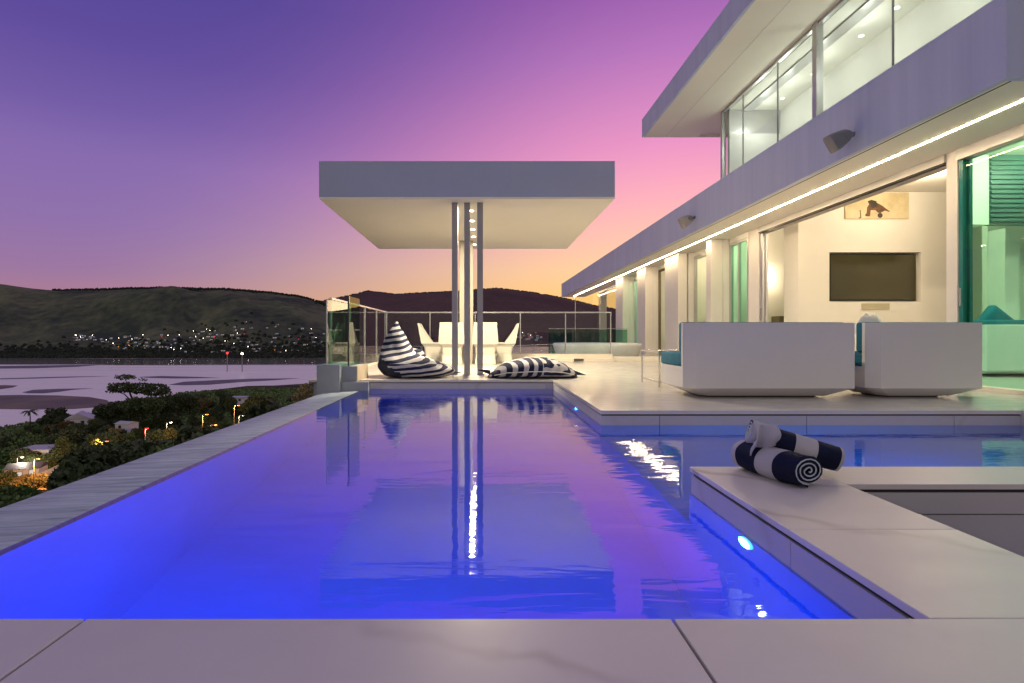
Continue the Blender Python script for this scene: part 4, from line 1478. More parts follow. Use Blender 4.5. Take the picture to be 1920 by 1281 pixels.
# hot tub and its screen on the terrace beyond
tub = tag(empty('hot_tub', (3.2, 15.2, 0)), 'round white hot tub behind the glass railing', 'hot tub')
rings = []
for r_, z in ((1.05, 0.0), (1.12, 0.30), (1.15, 0.36), (1.10, 0.40), (0.95, 0.39), (0.85, 0.30), (0.8, 0.1)):
    rings.append([(3.25 + r_ * math.cos(a) * 1.1, 15.2 + r_ * math.sin(a), z) for a in [k * math.pi / 16 for k in range(32)]])
v, f = loft(rings)
link('shell', mesh('shell', v, f, True), M_tub, tub)
ts = tag(empty('glass_screen', (2.6, 16.6, 0)), 'low green glass screen behind the hot tub', 'glass screen')
box('pane', (2.05, 2.78, 16.6, 16.612, 0.03, 0.80), M_glass_s, ts)
box('pane', (2.84, 4.5, 16.6, 16.612, 0.03, 0.80), M_glass_s, ts)
box('post', (2.785, 2.835, 16.59, 16.622, 0.0, 0.82), M_darkfr, ts)
box('top_rail', (2.05, 4.5, 16.595, 16.618, 0.8205, 0.835), M_chrome, ts)
# low metal guard rail
gr = tag(empty('guard_rail', (-0.5, 15.5, 0)), 'low tubular metal guard rail beyond the glass railing', 'railing')
for z in (0.12, 0.30):
    tube_obj('rail', [(-4.0, 15.8, z - 0.02), (0.8, 15.8, z), (2.05, 15.5, z + 0.06)], 0.012, M_chrome, gr, 6)
for x in (-3.6, -2.7, -1.8, -0.9, -0.1, 0.55, 0.95, 1.5, 2.0):
    tube_obj('post', [(x, 15.8 if x < 1 else 15.6, 0.0), (x, 15.8 if x < 1 else 15.6, 0.32 if x < 1 else 0.35)], 0.012, M_chrome, gr, 6)

# ================================================================== LANDSCAPE THINGS
LEAFQ = [(-0.5, 0, 0), (0.5, 0, 0), (0.35, 0, 0.9), (-0.35, 0, 0.9)]


def crown(lobes, n, size, seed, flat_=1.0):
    rnd = random.Random(seed)
    V, Fc = [], []
    tot = sum(l[3] * l[4] * l[5] for l in lobes)
    for (cx, cy, cz, rx, ry, rz) in lobes:
        k = max(12, int(n * rx * ry * rz / tot))
        for _ in range(k):
            while True:
                p = Vector((rnd.uniform(-1, 1), rnd.uniform(-1, 1), rnd.uniform(-1, 1)))
                if 0.05 < p.length < 1:
                    break
            rad = p.length ** 0.35
            p = p.normalized() * rad * (1 + 0.22 * noise.noise(p * 2.3 + Vector((seed, cx, cz))))
            c = Vector((cx + p.x * rx, cy + p.y * ry, cz + p.z * rz))
            s = size * rnd.uniform(0.6, 1.4)
            q = Matrix.Rotation(rnd.uniform(0, 6.28), 3, 'Z') @ Matrix.Rotation(rnd.uniform(-1.2, 1.2), 3, 'X') @ Matrix.Rotation(rnd.uniform(0, 6.28), 3, 'Y')
            o = len(V)
            for l in LEAFQ:
                V.append(tuple(c + q @ (Vector(l) * s)))
            Fc.append((o, o + 1, o + 2, o + 3))
    return V, Fc


def branchy(h, r, limbs, seed):
    rnd = random.Random(seed)
    parts = [tube([(0, 0, -0.6), (0.02 * h, 0, h * 0.3), (0.0, 0.03 * h, h * 0.62)], [r * 1.25, r * 0.85, r * 0.5], 8)]
    for (a, ln, z0) in limbs:
        d = Vector((math.cos(a), math.sin(a), 0.9)).normalized()
        p = Vector((0, 0, h * z0))
        parts.append(tube([p, p + d * ln * 0.5 + Vector((0, 0, 0.05 * ln)), p + d * ln], [r * 0.5, r * 0.33, r * 0.12], 6))
    return join(parts)


KIND = {}


def tree_kind(key, leafm, lobes, n, size, h, r, seed):
    v, f = crown(lobes, n, size, seed)
    cm = mesh('crown', v, f); cm.materials.append(leafm)
    v, f = branchy(h, r, [(0.4, h * 0.35, 0.4), (2.5, h * 0.36, 0.45), (4.4, h * 0.34, 0.5), (5.6, h * 0.3, 0.55)], seed)
    tm = mesh('trunk', v, f, True); tm.materials.append(M_trunk)
    KIND[key] = (cm, tm, h)


rr = random.Random(3)


def lobes_round(h, w, n, seed):
    rnd = random.Random(seed)
    L_ = [(0, 0, h * 0.6, w * 0.55, w * 0.55, h * 0.34)]
    for k in range(n):
        a = 6.28 * k / n + rnd.uniform(-0.4, 0.4)
        d = w * rnd.uniform(0.35, 0.62)
        s = w * rnd.uniform(0.22, 0.38)
        L_.append((d * math.cos(a), d * math.sin(a), h * rnd.uniform(0.38, 0.85), s, s, s * rnd.uniform(0.7, 1.0)))
    return L_


tree_kind('dark', M_leafd, lobes_round(8, 4.2, 8, 1), 3400, 0.40, 8, 0.25, 1)
tree_kind('dark2', M_leafd, lobes_round(7, 4.8, 10, 2), 3400, 0.40, 7, 0.25, 2)
tree_kind('mid', M_leafm, lobes_round(7, 4.0, 9, 3), 3200, 0.36, 7, 0.22, 3)
tree_kind('olive', M_leafo, lobes_round(7, 3.6, 8, 4), 3000, 0.36, 7, 0.22, 4)
tree_kind('tall', M_leafd, [(0, 0, 5.5, 1.7, 1.7, 4.6), (0.5, 0.2, 8.0, 1.1, 1.1, 2.2), (-0.6, 0.3, 3.6, 1.5, 1.4, 2.0), (0.6, -0.5, 4.4, 1.3, 1.3, 2.2)], 3000, 0.34, 10, 0.25, 5)
tree_kind('bush', M_leafb, [(0, 0, 1.0, 1.7, 1.6, 1.1), (1.1, 0.3, 0.8, 1.1, 1.1, 0.8), (-1.2, -0.2, 0.9, 1.0, 1.1, 0.9), (0.2, 0.9, 1.3, 0.9, 0.9, 0.8)], 1500, 0.26, 2.4, 0.08, 6)
tree_kind('bushd', M_leafm, [(0, 0, 1.1, 1.9, 1.6, 1.2), (1.2, 0.3, 0.9, 1.2, 1.1, 0.9), (-1.2, -0.2, 1.0, 1.2, 1.1, 1.0), (0.1, 0.7, 1.6, 1.0, 0.9, 0.8)], 1500, 0.27, 2.6, 0.09, 7)


def plant(key, x, y, z, s, rz, name, label, cat, group):
    cm, tm, h = KIND[key]
    e = empty(name, (x, y, z), rz)
    e.scale = (s, s, s)
    tag(e, label, cat, group)
    for nm_, me in (('crown', cm), ('trunk', tm)):
        o = bpy.data.objects.new(nm_, me)
        COL.objects.link(o)
        o.parent = e
    return e


def ray_ground(px, py, y0=14.0, y1=800.0):
    """first point of the ground seen at a pixel of the photograph"""
    k = (py - VY) / F
    Y = y0
    while Y < y1:
        if CAMZ - k * Y <= G((px - VX) / F * Y, Y):
            return Y
        Y *= 1.01
    return y1


SKY_LINE = ([-60, 0, 40, 90, 150, 190, 215, 330, 420, 480, 540, 590, 640], [826, 816, 800, 790, 792, 772, 752, 738, 730, 742, 752, 750, 735])


def ledge_y(px):
    return 945 - 0.347 * px


ROADY = 84.0
WORDS = {'dark': ('dark rounded evergreen tree in the grove below the pool', 'evergreen_tree', 'dark evergreens below the pool'),
         'dark2': ('broad dark spreading tree in the grove below the pool', 'spreading_tree', 'dark spreading trees below the pool'),
         'mid': ('mid green leafy tree on the slope below the pool', 'leafy_tree', 'leafy trees below the pool'),
         'olive': ('dry olive brown tree on the slope below the pool', 'olive_tree', 'olive brown trees below the pool'),
         'tall': ('tall narrow dark tree on the slope below the pool', 'tall_tree', 'tall narrow trees below the pool'),
         'bush': ('bright green shrub on the slope below the pool', 'green_shrub', 'bright shrubs below the pool'),
         'bushd': ('low dark shrub on the slope below the pool', 'dark_shrub', 'dark shrubs below the pool')}
RECS = []
rnd = random.Random(21)
placed = []
keys = ['dark'] * 5 + ['dark2'] * 4 + ['mid'] * 4 + ['olive'] * 2 + ['tall'] * 2 + ['bush'] * 2 + ['bushd'] * 3
HOUSES = [(150, 793, 172, 24), (238, 806, 150, 20), (78, 850, 118, 26), (62, 905, 100, 60)]
tries = 0
while len(placed) < 250 and tries < 9000:
    tries += 1
    px = rnd.uniform(-40, 620)
    Y = math.exp(rnd.uniform(math.log(42), math.log(600)))
    x = (px - VX) / F * Y
    zg = G(x, Y)
    if zg < -60.0:
        continue
    key = rnd.choice(keys)
    if px < 140 and Y < 112 and key not in ('bush', 'bushd'):
        continue
    s = rnd.uniform(0.75, 1.3)
    if Y > 300:
        s *= 1.25
    h = KIND[key][2] * s
    top = VY - (zg + h * 1.02 - CAMZ) / Y * F
    if top < interp(px, *SKY_LINE) or top > ledge_y(px) - 3:
        continue
    bad = False
    for hx_, hy_, hY_, hw_ in HOUSES:
        if Y < hY_ + 3 and abs(px - hx_) < hw_ + 1.6 * s * F / Y and top < hy_ - 7:
            bad = True
    if bad:
        continue
    md = 1.9 * s if key in ('bush', 'bushd') else 3.3 * s
    if any((x - a) ** 2 + (Y - b) ** 2 < max(md, c * 0.8) ** 2 for a, b, c in placed):
        continue
    placed.append((x, Y, md))
    lb, nm_, gp = WORDS[key]
    e = plant(key, x, Y, zg - 0.1, s, rnd.uniform(0, 6.28), nm_, lb, 'shrub' if 'shrub' in nm_ else 'tree', gp)
    RECS.append((e, key, px, top, Y))

SHORT = {'dark': 'dark rounded evergreen', 'dark2': 'broad dark spreading tree', 'mid': 'mid green leafy tree', 'olive': 'olive brown tree', 'tall': 'tall narrow dark tree', 'bush': 'bright green shrub', 'bushd': 'low dark shrub'}
MARKS = [(71, 862, 'the tall orange lamp'), (205, 836, 'the garden tree'), (275, 805, 'the red lamp'), (388, 779, 'the double lamp'), (447, 762, 'the chimney roof'),
         (150, 788, 'the white gabled house'), (238, 800, 'the blue-white shed'), (78, 842, 'the flat roofed house'), (56, 775, 'the palm'), (258, 740, 'the umbrella tree'),
         (490, 748, 'the rounded evergreen'), (571, 735, 'the spiky tree'), (330, 792, 'the small yellow lamp'), (20, 880, 'the garden wall')]
ORD = ['first', 'second', 'third', 'fourth', 'fifth', 'sixth', 'seventh', 'eighth', 'ninth', 'tenth', 'eleventh', 'twelfth']
buckets = {}
for rec in RECS:
    e, key, px, top, Y = rec
    mx_, my_, mn_ = min(MARKS, key=lambda q: (q[0] - px) ** 2 + 2.5 * (q[1] - top) ** 2)
    dx_, dy_ = px - mx_, top - my_
    rel = ('left of' if dx_ < 0 else 'right of') if abs(dx_) > 1.4 * abs(dy_) else ('below' if dy_ > 0 else 'above')
    buckets.setdefault((key, rel, mn_), []).append(rec)
for (key, rel, mn_), lst in buckets.items():
    lst.sort(key=lambda q: q[2])
    for k, rec in enumerate(lst):
        rec[0]['label'] = SHORT[key] + ' ' + rel + ' ' + mn_ + ('' if len(lst) == 1 else ', ' + ORD[min(k, 11)] + ' from the left')

# undergrowth: leaf mass over the slope
uv, uf = [], []
for k in range(52000):
    px = rnd.uniform(-40, 620)
    Y = math.exp(rnd.uniform(math.log(46), math.log(560)))
    x = (px - VX) / F * Y
    zg = G(x, Y)
    if zg < -59.6:
        continue
    if px < 125 and 78 < Y < 112:
        continue
    s = 0.26 + Y * 0.0032
    zc = zg + rnd.random() ** 2 * (1.0 + 1.2 * max(0, noise.noise((x * 0.08, Y * 0.08, 5)) + 0.2))
    q = Matrix.Rotation(rnd.uniform(0, 6.28), 3, 'Z') @ Matrix.Rotation(rnd.uniform(-1.0, 1.0), 3, 'X')
    o = len(uv)
    for l in LEAFQ:
        uv.append(tuple(Vector((x, Y, zc)) + q @ (Vector(l) * s)))
    uf.append((o, o + 1, o + 2, o + 3))
tag(link('undergrowth', mesh('undergrowth', uv, uf), M_leafm), 'low leafy undergrowth covering the slope', 'undergrowth', kind='stuff')


# big umbrella tree against the lake
def special(name, label, px, Y, top_py, lobes, n, size, leafm, h, trunk_pts, trunk_r, cat='tree'):
    x = (px - VX) / F * Y
    zt = CAMZ - (top_py - VY) / F * Y
    e = tag(empty(name, (x, Y, zt - h)), label, cat)
    v, f = crown(lobes, n, size, hash(name) % 97 + 5 if False else len(name))
    link('crown', mesh('crown', v, f), leafm, e, world=False)
    v, f = join([tube(p, r_, 7) for p, r_ in zip(trunk_pts, trunk_r)])
    link('trunk', mesh('trunk', v, f, True), M_trunk, e, world=False)
    return e


zb = -10
special('umbrella_tree', 'large flat topped umbrella tree standing against the lake', 258, 240, 704,
        [(-5.5, 0, 21.6, 4.3, 3.5, 1.0), (-7.0, 0, 17.0, 6.0, 4.5, 2.1), (1.0, 0, 16.6, 6.2, 4.8, 2.4), (8.0, 0, 16.0, 6.0, 4.5, 2.8), (12.5, 0, 14.2, 2.6, 2.6, 2.0), (-12.0, 0, 15.6, 2.6, 2.2, 1.0), (2, 1, 20.4, 1.6, 1.6, 0.8)],
        3400, 0.62, M_leafd, 22.4,
        [[(0, 0, -8), (-0.6, 0, 4), (-2.5, 0, 12), (-4.5, 0, 17), (-5.5, 0, 21)], [(-0.8, 0, 5), (3, 0, 11), (6.5, 0, 15)], [(-2, 0, 10), (-6, 0, 14), (-11, 0, 15.6)]],
        [[0.7, 0.6, 0.45, 0.3, 0.1], [0.4, 0.3, 0.1], [0.35, 0.22, 0.08]])
special('spiky_tree', 'sparse spiky tree beside the grey pier at the end of the ledge', 571, 90, 722,
        [(0.0, 0, 4.6, 1.6, 1.4, 1.3), (-0.8, 0, 3.6, 1.4, 1.2, 1.0), (0.8, 0.1, 3.9, 1.0, 1.0, 1.1)], 420, 0.30, M_leafo, 5.8,
        [[(0, 0, -4), (0, 0, 2), (-0.5, 0, 4.2)], [(0, 0, 2), (0.6, 0, 4.6)], [(0, 0, 1.6), (-1.4, 0, 3.6), (-2.0, 0, 5.2)]], [[0.2, 0.14, 0.05], [0.1, 0.03], [0.1, 0.05, 0.02]])
special('rounded_tree', 'dense rounded evergreen tree beside the chimney roof on the shore', 490, 150, 742,
        [(0, 0, 4.2, 4.2, 3.4, 2.6), (3.0, 0, 3.2, 2.6, 2.2, 1.8), (-3.0, 0, 3.2, 2.4, 2.2, 1.8)], 2200, 0.45, M_leafd, 6.8,
        [[(0, 0, -6), (0, 0, 2.5)]], [[0.4, 0.2]])
special('garden_tree', 'large dark leafy tree next to the pool ledge under the orange lamp', 215, 62, 838,
        [(0, 0, 5.6, 4.4, 3.4, 3.0), (-3.0, 0, 4.4, 2.6, 2.4, 2.2), (3.2, 0, 5.0, 2.7, 2.4, 2.2), (1.2, -1.5, 6.6, 2.0, 1.8, 1.6), (-1.0, -1.6, 3.6, 2.4, 2.0, 2.0)], 7000, 0.22, M_leafm, 8.2,
        [[(0, 0, -12), (0.1, 0, 3), (0.3, 0, 5.6)], [(0, 0, 3), (-2, 0, 5)], [(0, 0, 3), (2.4, 0, 5.4)]], [[0.4, 0.3, 0.12], [0.2, 0.08], [0.2, 0.08]])
special('olive_tree', 'olive brown tree glowing beside the orange lamp near the ledge', 437, 92, 800,
        [(0, 0, 3.0, 2.2, 1.8, 1.8), (1.2, 0, 2.4, 1.4, 1.2, 1.2), (-1.4, 0, 2.6, 1.4, 1.2, 1.2)], 1200, 0.34, M_leafo, 4.8,
        [[(0, 0, -6), (0, 0, 2.5)]], [[0.2, 0.1]])


for k, (px, py, Y) in enumerate(((196, 760, 230), (216, 752, 238), (238, 748, 232), (262, 745, 236), (286, 746, 230), (308, 744, 236), (330, 742, 242), (352, 741, 260), (100, 768, 236), (84, 776, 230), (120, 780, 228))):
    x = (px - VX) / F * Y
    zt = CAMZ - (py - VY) / F * Y
    key = ('dark2', 'dark')[k % 2]
    s_ = 1.25
    plant(key, x, Y + 2, zt - KIND[key][2] * s_ * 0.98, s_, k * 1.3, WORDS[key][1], 'dark tree in the clump under the umbrella tree' if k < 8 else 'dark tree right of the palm against the lake', 'tree', 'clump under the umbrella tree' if k < 8 else 'trees beside the palm')


# palm
def palm(px, py, Y, h, label):
    x = (px - VX) / F * Y
    zt = CAMZ - (py - VY) / F * Y
    e = tag(empty('palm_tree', (x, Y, zt - h)), label, 'tree')
    v, f = tube([(0, 0, -4), (0.15, 0, h * 0.5), (0.0, 0, h * 0.86)], [0.3, 0.22, 0.18], 8)
    link('trunk', mesh('trunk', v, f, True), M_trunk, e, world=False)
    V, Fc = [], []
    rp = random.Random(4)
    for k in range(22):
        a = 6.28 * k / 22 + rp.uniform(-0.1, 0.1)
        up = rp.uniform(0.1, 0.9)
        ln = h * rp.uniform(0.34, 0.44)
        prev = None
        for s in range(7):
            t = s / 6
            d = t * ln
            p = Vector((math.cos(a) * d, math.sin(a) * d, h * 0.86 + d * up - 0.9 * (t ** 2) * ln * 0.9))
            w = 0.42 * math.sin(math.pi * (0.12 + 0.86 * t)) + 0.04
            n_ = Vector((-math.sin(a), math.cos(a), 0))
            pair = (p + n_ * w - Vector((0, 0, w * 0.5)), p, p - n_ * w - Vector((0, 0, w * 0.5)))
            if prev:
                o = len(V)
                V += [tuple(q) for q in prev] + [tuple(q) for q in pair]
                Fc += [(o, o + 1, o + 4, o + 3), (o + 1, o + 2, o + 5, o + 4)]
            prev = pair
    link('crown', mesh('crown', V, Fc), M_leafd, e, world=False)


palm(56, 766, 240, 9.0, 'single palm tree against the lake at the far left')
palm(552, 737, 100, 4.6, 'small palm with upright fronds near the end of the pool ledge')

# ---- road, bank, garden walls
rv, rf = [], []
for i in range(15):
    x = -110 + 62 * i / 14
    yc = ROADY + (x + 85) * 0.62
    for dy in (-2.4, 2.4):
        rv.append((x, yc + dy, G(x, yc + dy) + 0.35))
for i in range(14):
    rf.append((i * 2, i * 2 + 2, i * 2 + 3, i * 2 + 1))
tag(link('road', mesh('road', rv, rf, True), M_road), kind='structure')
bv, bf = [], []
for i in range(15):
    x = -110 + 62 * i / 14
    yc = ROADY + (x + 85) * 0.62
    z = G(x, yc + 2.6)
    bv += [(x, yc + 2.5, z - 0.4), (x, yc + 2.6, z + 1.1 + 0.15 * noise.noise((x * 0.4, 0, 0))), (x, yc + 2.95, z + 1.2), (x, yc + 3.0, z - 0.6)]
for i in range(14):
    for k in range(3):
        a = i * 4 + k
        bf.append((a, a + 4, a + 5, a + 1))
tag(link('retaining_wall', mesh('retaining_wall', bv, bf), M_bank), 'orange lit earth retaining wall beside the lane, lower left', 'wall')


def at(px, py, Y):
    return ((px - VX) / F * Y, Y, CAMZ - (py - VY) / F * Y)


def cottage(name, label, px, base_py, Y, w, d, h, rz, wallm, roofm, roof=1.2, gable_x=True, win=(), lit=None):
    x, y, z = at(px, base_py, Y)
    e = tag(empty(name, (x, y, z), rz), label, 'house')
    box('wall', (-w / 2, w / 2, -d / 2, d / 2, -2.0, h), wallm, e, 0, False)
    o_ = 0.3
    if roof > 0:
        if gable_x:
            v = [(-w / 2 - o_, -d / 2 - o_, h), (w / 2 + o_, -d / 2 - o_, h), (w / 2 + o_, d / 2 + o_, h), (-w / 2 - o_, d / 2 + o_, h), (-w / 2 - o_, 0, h + roof), (w / 2 + o_, 0, h + roof)]
            f = [(0, 1, 5, 4), (2, 3, 4, 5), (0, 4, 3), (1, 2, 5), (0, 3, 2, 1)]
        else:
            v = [(-w / 2 - o_, -d / 2 - o_, h), (w / 2 + o_, -d / 2 - o_, h), (w / 2 + o_, d / 2 + o_, h), (-w / 2 - o_, d / 2 + o_, h), (0, -d / 2 - o_, h + roof), (0, d / 2 + o_, h + roof)]
            f = [(0, 4, 5, 3), (1, 2, 5, 4), (0, 1, 4), (2, 3, 5), (0, 3, 2, 1)]
        link('roof', mesh('roof', v, f), roofm, e, world=False)
    else:
        box('roof', (-w / 2 - 0.4, w / 2 + 0.4, -d / 2 - 0.4, d / 2 + 0.4, h + 0.001, h + 0.3), roofm, e, 0, False)
    for (wx, wz, ww, wh) in win:
        wn = box('window', (wx - ww / 2, wx + ww / 2, -d / 2 - 0.05, -d / 2 - 0.002, wz, wz + wh), M_darkfr, e, 0, False)
        box('pane', (wx - ww / 2 + 0.08, wx + ww / 2 - 0.08, -d / 2 - 0.06, -d / 2 - 0.051, wz + 0.08, wz + wh - 0.08), lit or M_tv, wn, 0, False)
    return e


cottage('white_house', 'white gabled house among trees by the lake shore', 150, 796, 172, 6.5, 7.0, 2.2, R(28), M_hwall, M_hroof, 1.9, False, ((-1.4, 0.6, 0.9, 1.0), (1.2, 0.6, 0.9, 1.0)))
cottage('garden_shed', 'small blue-white boarded shed among the dark trees', 238, 808, 150, 4.2, 3.6, 2.2, R(-14), M_hwall2, M_hroof, 0.55, True, ((-0.5, 0.4, 0.9, 1.4),))
cottage('flat_roofed_house', 'flat roofed grey house on the slope at the far left', 78, 852, 118, 6.2, 5.0, 1.3, R(6), M_hwall, M_hroof, 0.0, True, ((-1.8, 0.2, 1.0, 0.7), (1.2, 0.2, 1.0, 0.7)))
cottage('chimney_house', 'low house roof with a chimney just above the ledge by the lake', 449, 752, 205, 4.6, 4.0, 1.4, R(4), M_hwall, M_hroof, 0.0, True, ((0.8, 0.2, 0.9, 0.8),))
cottage('lit_house', 'white house with lit front half hidden by trees, lower left', 50, 893, 108, 5.6, 4.0, 1.9, R(18), M_hwall, M_hroofd, 0.9, True, ((-1.9, 0.4, 0.9, 1.0), (-0.3, 0.4, 0.9, 1.0), (1.7, 0.2, 1.0, 1.5)), M_winl)
for (pxa, pya, pxb, pyb, lb) in ((12, 906, 50, 890, 'white garden wall left of the tall street lamp'), (70, 893, 116, 873, 'white picket garden wall right of the tall street lamp')):
    a = Vector(at(pxa, pya, 104)); b = Vector(at(pxb, pyb, 110))
    e = tag(empty('garden_wall', a), lb, 'wall')
    nP = 14
    for k in range(nP):
        p = a.lerp(b, k / nP); q = a.lerp(b, (k + 0.72) / nP)
        v = [(p.x, p.y, p.z - 1.4), (q.x, q.y, q.z - 1.4), (q.x, q.y + 0.2, q.z - 1.4), (p.x, p.y + 0.2, p.z - 1.4), (p.x, p.y, p.z + 0.45), (q.x, q.y, q.z + 0.45), (q.x, q.y + 0.2, q.z + 0.45), (p.x, p.y + 0.2, p.z + 0.45)]
        link('panel', mesh('panel', v, BOXF), M_hwall, e)


rh = random.Random(9)
for (px, bpy_, Y, wpx, nm_) in ((150, 792, 166, 30, 'white gabled house'), (238, 805, 145, 22, 'blue-white shed'), (78, 848, 113, 34, 'flat roofed house'), (48, 893, 101, 30, 'lit white house'), (449, 751, 198, 18, 'chimney roof')):
    for k in range(5):
        p = px + wpx * (k / 4 - 0.5) * 2 + rh.uniform(-3, 3)
        key = rh.choice(('mid', 'dark', 'olive', 'dark2'))
        y_ = Y + rh.uniform(-3, 1)
        s2 = rh.uniform(0.5, 0.8)
        tp = bpy_ + rh.uniform(0, 8) - (8 if k in (0, 4) else 0)
        x_ = (p - VX) / F * y_
        zt = CAMZ - (tp - VY) / F * y_
        plant(key, x_, y_, zt - KIND[key][2] * s2 * 0.97, s2, rh.uniform(0, 6), WORDS[key][1], 'small tree growing in front of the ' + nm_, 'tree', 'trees before the ' + nm_)


# ---- street lamps
def street_lamp(px, py, Y, hpx, m, col, watts, label, arm=1.0):
    x, y, z = at(px, py, Y)
    h = hpx / F * Y
    e = tag(empty('street_lamp', (x, y, z - h)), label, 'street lamp', 'street lamps below the pool')
    v, f = tube([(-arm, 0, -3.0), (-arm, 0, h * 0.9), (-arm * 0.7, 0, h * 1.0), (0, 0, h * 1.02)], [0.10, 0.075, 0.06, 0.05], 7)
    link('pole', mesh('pole', v, f, True), M_pole, e, world=False)
    rings = [[(0.05 + r_ * math.cos(a) * 1.6, r_ * math.sin(a), h + dz) for a in [k * math.pi / 6 for k in range(12)]] for r_, dz in ((0.06, -0.16), (0.19, -0.08), (0.20, 0.0))]
    v, f = loft(rings)
    link('lamp_glass', mesh('lamp_glass', v, f, True), m, e, world=False)
    rings = [[(0.05 + r_ * math.cos(a) * 1.6, r_ * math.sin(a), h + dz) for a in [k * math.pi / 6 for k in range(12)]] for r_, dz in ((0.215, 0.001), (0.18, 0.08), (0.08, 0.13))]
    v, f = loft(rings)
    link('lamp_hood', mesh('lamp_hood', v, f, True), M_pole, e, world=False)
    if watts:
        o = lamp('street_lamp_bulb', 'POINT', (0.05, -0.1, h - 0.42), watts * 3.2, col, e, 0.15)
        o.matrix_parent_inverse = Matrix.Identity(4)


ORG = (1.0, 0.42, 0.10)
street_lamp(71, 860, 93, 62, M_sodium, ORG, 3200, 'tall orange street lamp beside the lane, lower left', 0.7)
street_lamp(200, 827, 100, 40, M_sodium, ORG, 1500, 'orange street lamp shining over the leafy garden tree')
street_lamp(275, 803, 96, 70, M_redl, (1.0, 0.1, 0.06), 300, 'red lamp on a thin crooked pole beside the ledge', 0.25)
street_lamp(388, 777, 118, 30, M_sodium, ORG, 1400, 'orange street lamp with a double glow in the middle of the slope')
street_lamp(447, 760, 125, 36, M_sodium, ORG, 900, 'orange street lamp on a pole below the chimney roof')
street_lamp(383, 802, 100, 22, M_sodium, ORG, 900, 'low orange lamp just above the pool ledge')
street_lamp(404, 797, 104, 22, M_sodium, ORG, 500, 'low pinkish orange lamp to the right of the other low lamp')
street_lamp(457, 779, 108, 22, M_whitel, (1, 0.8, 0.55), 260, 'small yellow lamp close to the ledge')
street_lamp(320, 792, 128, 22, M_whitel, (1, 0.8, 0.55), 260, 'small yellow lamp among dark trees right of the red lamp')
street_lamp(145, 848, 98, 26, M_whitel, (1, 0.85, 0.65), 400, 'white lamp at the end of the picket wall')
street_lamp(41, 857, 108, 24, M_whitel, (1, 0.85, 0.7), 400, 'white lamp above the lit house')

# ---- channel beacons on the lake
for px, py, m, lb in ((426, 664, M_redl, 'red beacon pole standing in the lake'), (454, 665, M_whitel, 'white beacon pole standing in the lake')):
    Y = 900.0
    x, y, z = at(px, py, Y)
    e = tag(empty('beacon', (x, y, LZ)), lb, 'beacon')
    v, f = tube([(0, 0, -1), (0, 0, z - LZ)], [0.9, 0.6], 8)
    link('pole', mesh('pole', v, f), M_pole, e, world=False)
    rings = [[(r_ * math.cos(a), r_ * math.sin(a), z - LZ + dz) for a in [k * math.pi / 5 for k in range(10)]] for r_, dz in ((0.6, 0), (1.6, 0.6), (1.6, 2.4), (0.5, 3.2))]
    v, f = loft(rings)
    link('lantern', mesh('lantern', v, f), m, e, world=False)

# ---- far town: small houses with lit windows
HV = []
for k in range(6):
    rk = random.Random(40 + k)
    w, d, h, rf_ = rk.uniform(8, 15), rk.uniform(7, 10), rk.uniform(3.0, 5.5), rk.uniform(0.8, 2.2)
    v = boxv(-w / 2, w / 2, -d / 2, d / 2, -4, h)
    f = list(BOXF)
    mi = [0] * 6
    o = len(v)
    v += [(-w / 2 - .4, -d / 2 - .4, h + .02), (w / 2 + .4, -d / 2 - .4, h + .02), (w / 2 + .4, d / 2 + .4, h + .02), (-w / 2 - .4, d / 2 + .4, h + .02), (-w / 2 - .4, 0, h + rf_), (w / 2 + .4, 0, h + rf_)]
    f += [(o, o + 1, o + 5, o + 4), (o + 2, o + 3, o + 4, o + 5), (o, o + 4, o + 3), (o + 1, o + 2, o + 5)]
    mi += [1] * 4
    nw = rk.randint(2, 4)
    for j in range(nw):
        cx = -w / 2 + w * (j + 0.5) / nw
        ww = w / nw * rk.uniform(0.2, 0.38)
        o = len(v)
        z0 = rk.uniform(0.6, 1.2)
        v += boxv(cx - ww, cx + ww, -d / 2 - 0.12, -d / 2 - 0.02, z0, z0 + rk.uniform(1.2, 2.0))
        f += [tuple(i + o for i in q) for q in BOXF]
        mi += [2 if rk.random() < 0.7 else 3] * 6
    me = mesh('far_house', v, f, False, mi)
    for m in (M_hfar, M_hroofd if k % 3 else M_hroof, M_winl if k % 3 else M_winb, M_darkfr):
        me.materials.append(m)
    HV.append(me)
rk = random.Random(77)


def hill_at(px, py):
    Y = SHORE + 10
    k = (py - VY) / F
    while Y < 2280:
        if max(hillA(px, Y), hillB(px, Y) if px > 400 else -99) >= CAMZ - k * Y:
            return Y
        Y += 6
    return None


def town_px():
    u = rk.random()
    if u < 0.10:
        return rk.uniform(140, 180), rk.uniform(632, 640)
    if u < 0.36:
        return rk.uniform(190, 320), rk.uniform(630, 657)
    if u < 0.86:
        px = rk.uniform(310, 612)
        return px, rk.uniform(interp(px, [310, 420, 460, 612], [632, 618, 604, 618]), 664)
    return rk.uniform(960, 1020), rk.uniform(628, 640)


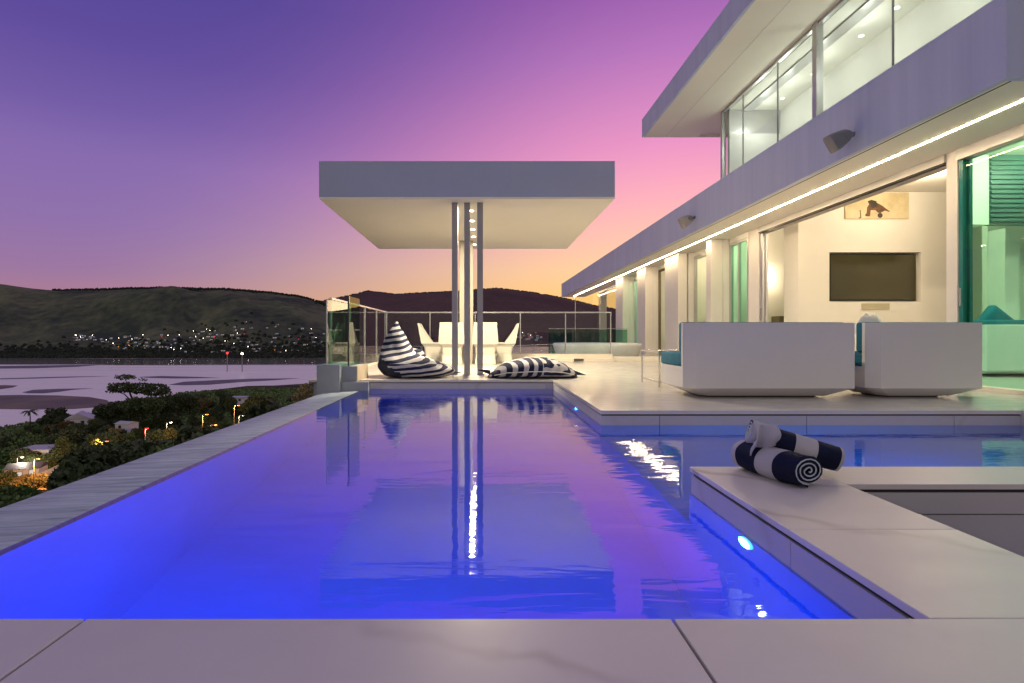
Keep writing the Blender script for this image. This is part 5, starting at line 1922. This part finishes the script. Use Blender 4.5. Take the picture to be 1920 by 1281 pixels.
cnt = 0
spots = []
while cnt < 130:
    px, py = town_px()
    if any(abs(px - a) < 5.5 and abs(py - b) < 2.6 for a, b in spots):
        if rk.random() < 0.97:
            continue
    Y = hill_at(px, py)
    if Y is None:
        cnt += 1
        continue
    spots.append((px, py))
    x = (px - VX) / F * Y
    o = bpy.data.objects.new('far_house', rk.choice(HV))
    COL.objects.link(o)
    o.location = (x, Y, max(hillA(px, Y), hillB(px, Y) if px > 400 else -99) + 2.5)
    o.rotation_euler = (0, 0, math.atan2(-x, Y) + rk.uniform(-0.5, 0.5))
    o.scale = (rk.uniform(0.6, 1.15), 0.9, rk.uniform(0.55, 0.9))
    if px < 185:
        tag(o, 'tiny pale house on the wooded slope left of the far town', 'house', 'outlying houses across the lake')
    elif px > 900:
        tag(o, 'tiny lit house on the far hill seen through the glass railing', 'house', 'houses seen through the railing')
    else:
        tag(o, 'tiny pale house with lit windows in the town across the lake', 'house', 'houses of the far town')
    cnt += 1
# street lights of the far town
LMv, LMf = tube([(0, 0, -2), (0, 0, 7)], [0.2, 0.12], 5)
o_ = len(LMv)
s_ = [(p * 0.75, q * 0.75, 7.2 + s * 0.75) for p, q, s in IV]
lme = []
for m in (M_whitel, M_whitel, M_redl, M_sodium):
    me = mesh('far_street_lamp', list(LMv) + s_, list(LMf) + [tuple(i + o_ for i in q) for q in IF_], False, [0] * len(LMf) + [1] * len(IF_))
    me.materials.append(M_pole); me.materials.append(m)
    lme.append(me)
for k in range(46):
    px, py = town_px()
    Y = hill_at(px, py)
    if Y is None:
        continue
    x = (px - VX) / F * Y
    i = rk.choice((0, 0, 0, 1, 1, 3, 3, 2))
    o = bpy.data.objects.new('far_street_lamp', lme[i])
    COL.objects.link(o)
    o.location = (x, Y, max(hillA(px, Y), hillB(px, Y) if px > 400 else -99) + 1)
    lbl = {0: 'tiny white street light in the town across the lake', 1: 'tiny white street light in the town across the lake', 2: 'tiny red light in the town across the lake', 3: 'tiny orange street light in the town across the lake'}[i]
    tag(o, lbl, 'street lamp', {0: 'white lights of the far town', 1: 'white lights of the far town', 2: 'red lights of the far town', 3: 'orange lights of the far town'}[i])
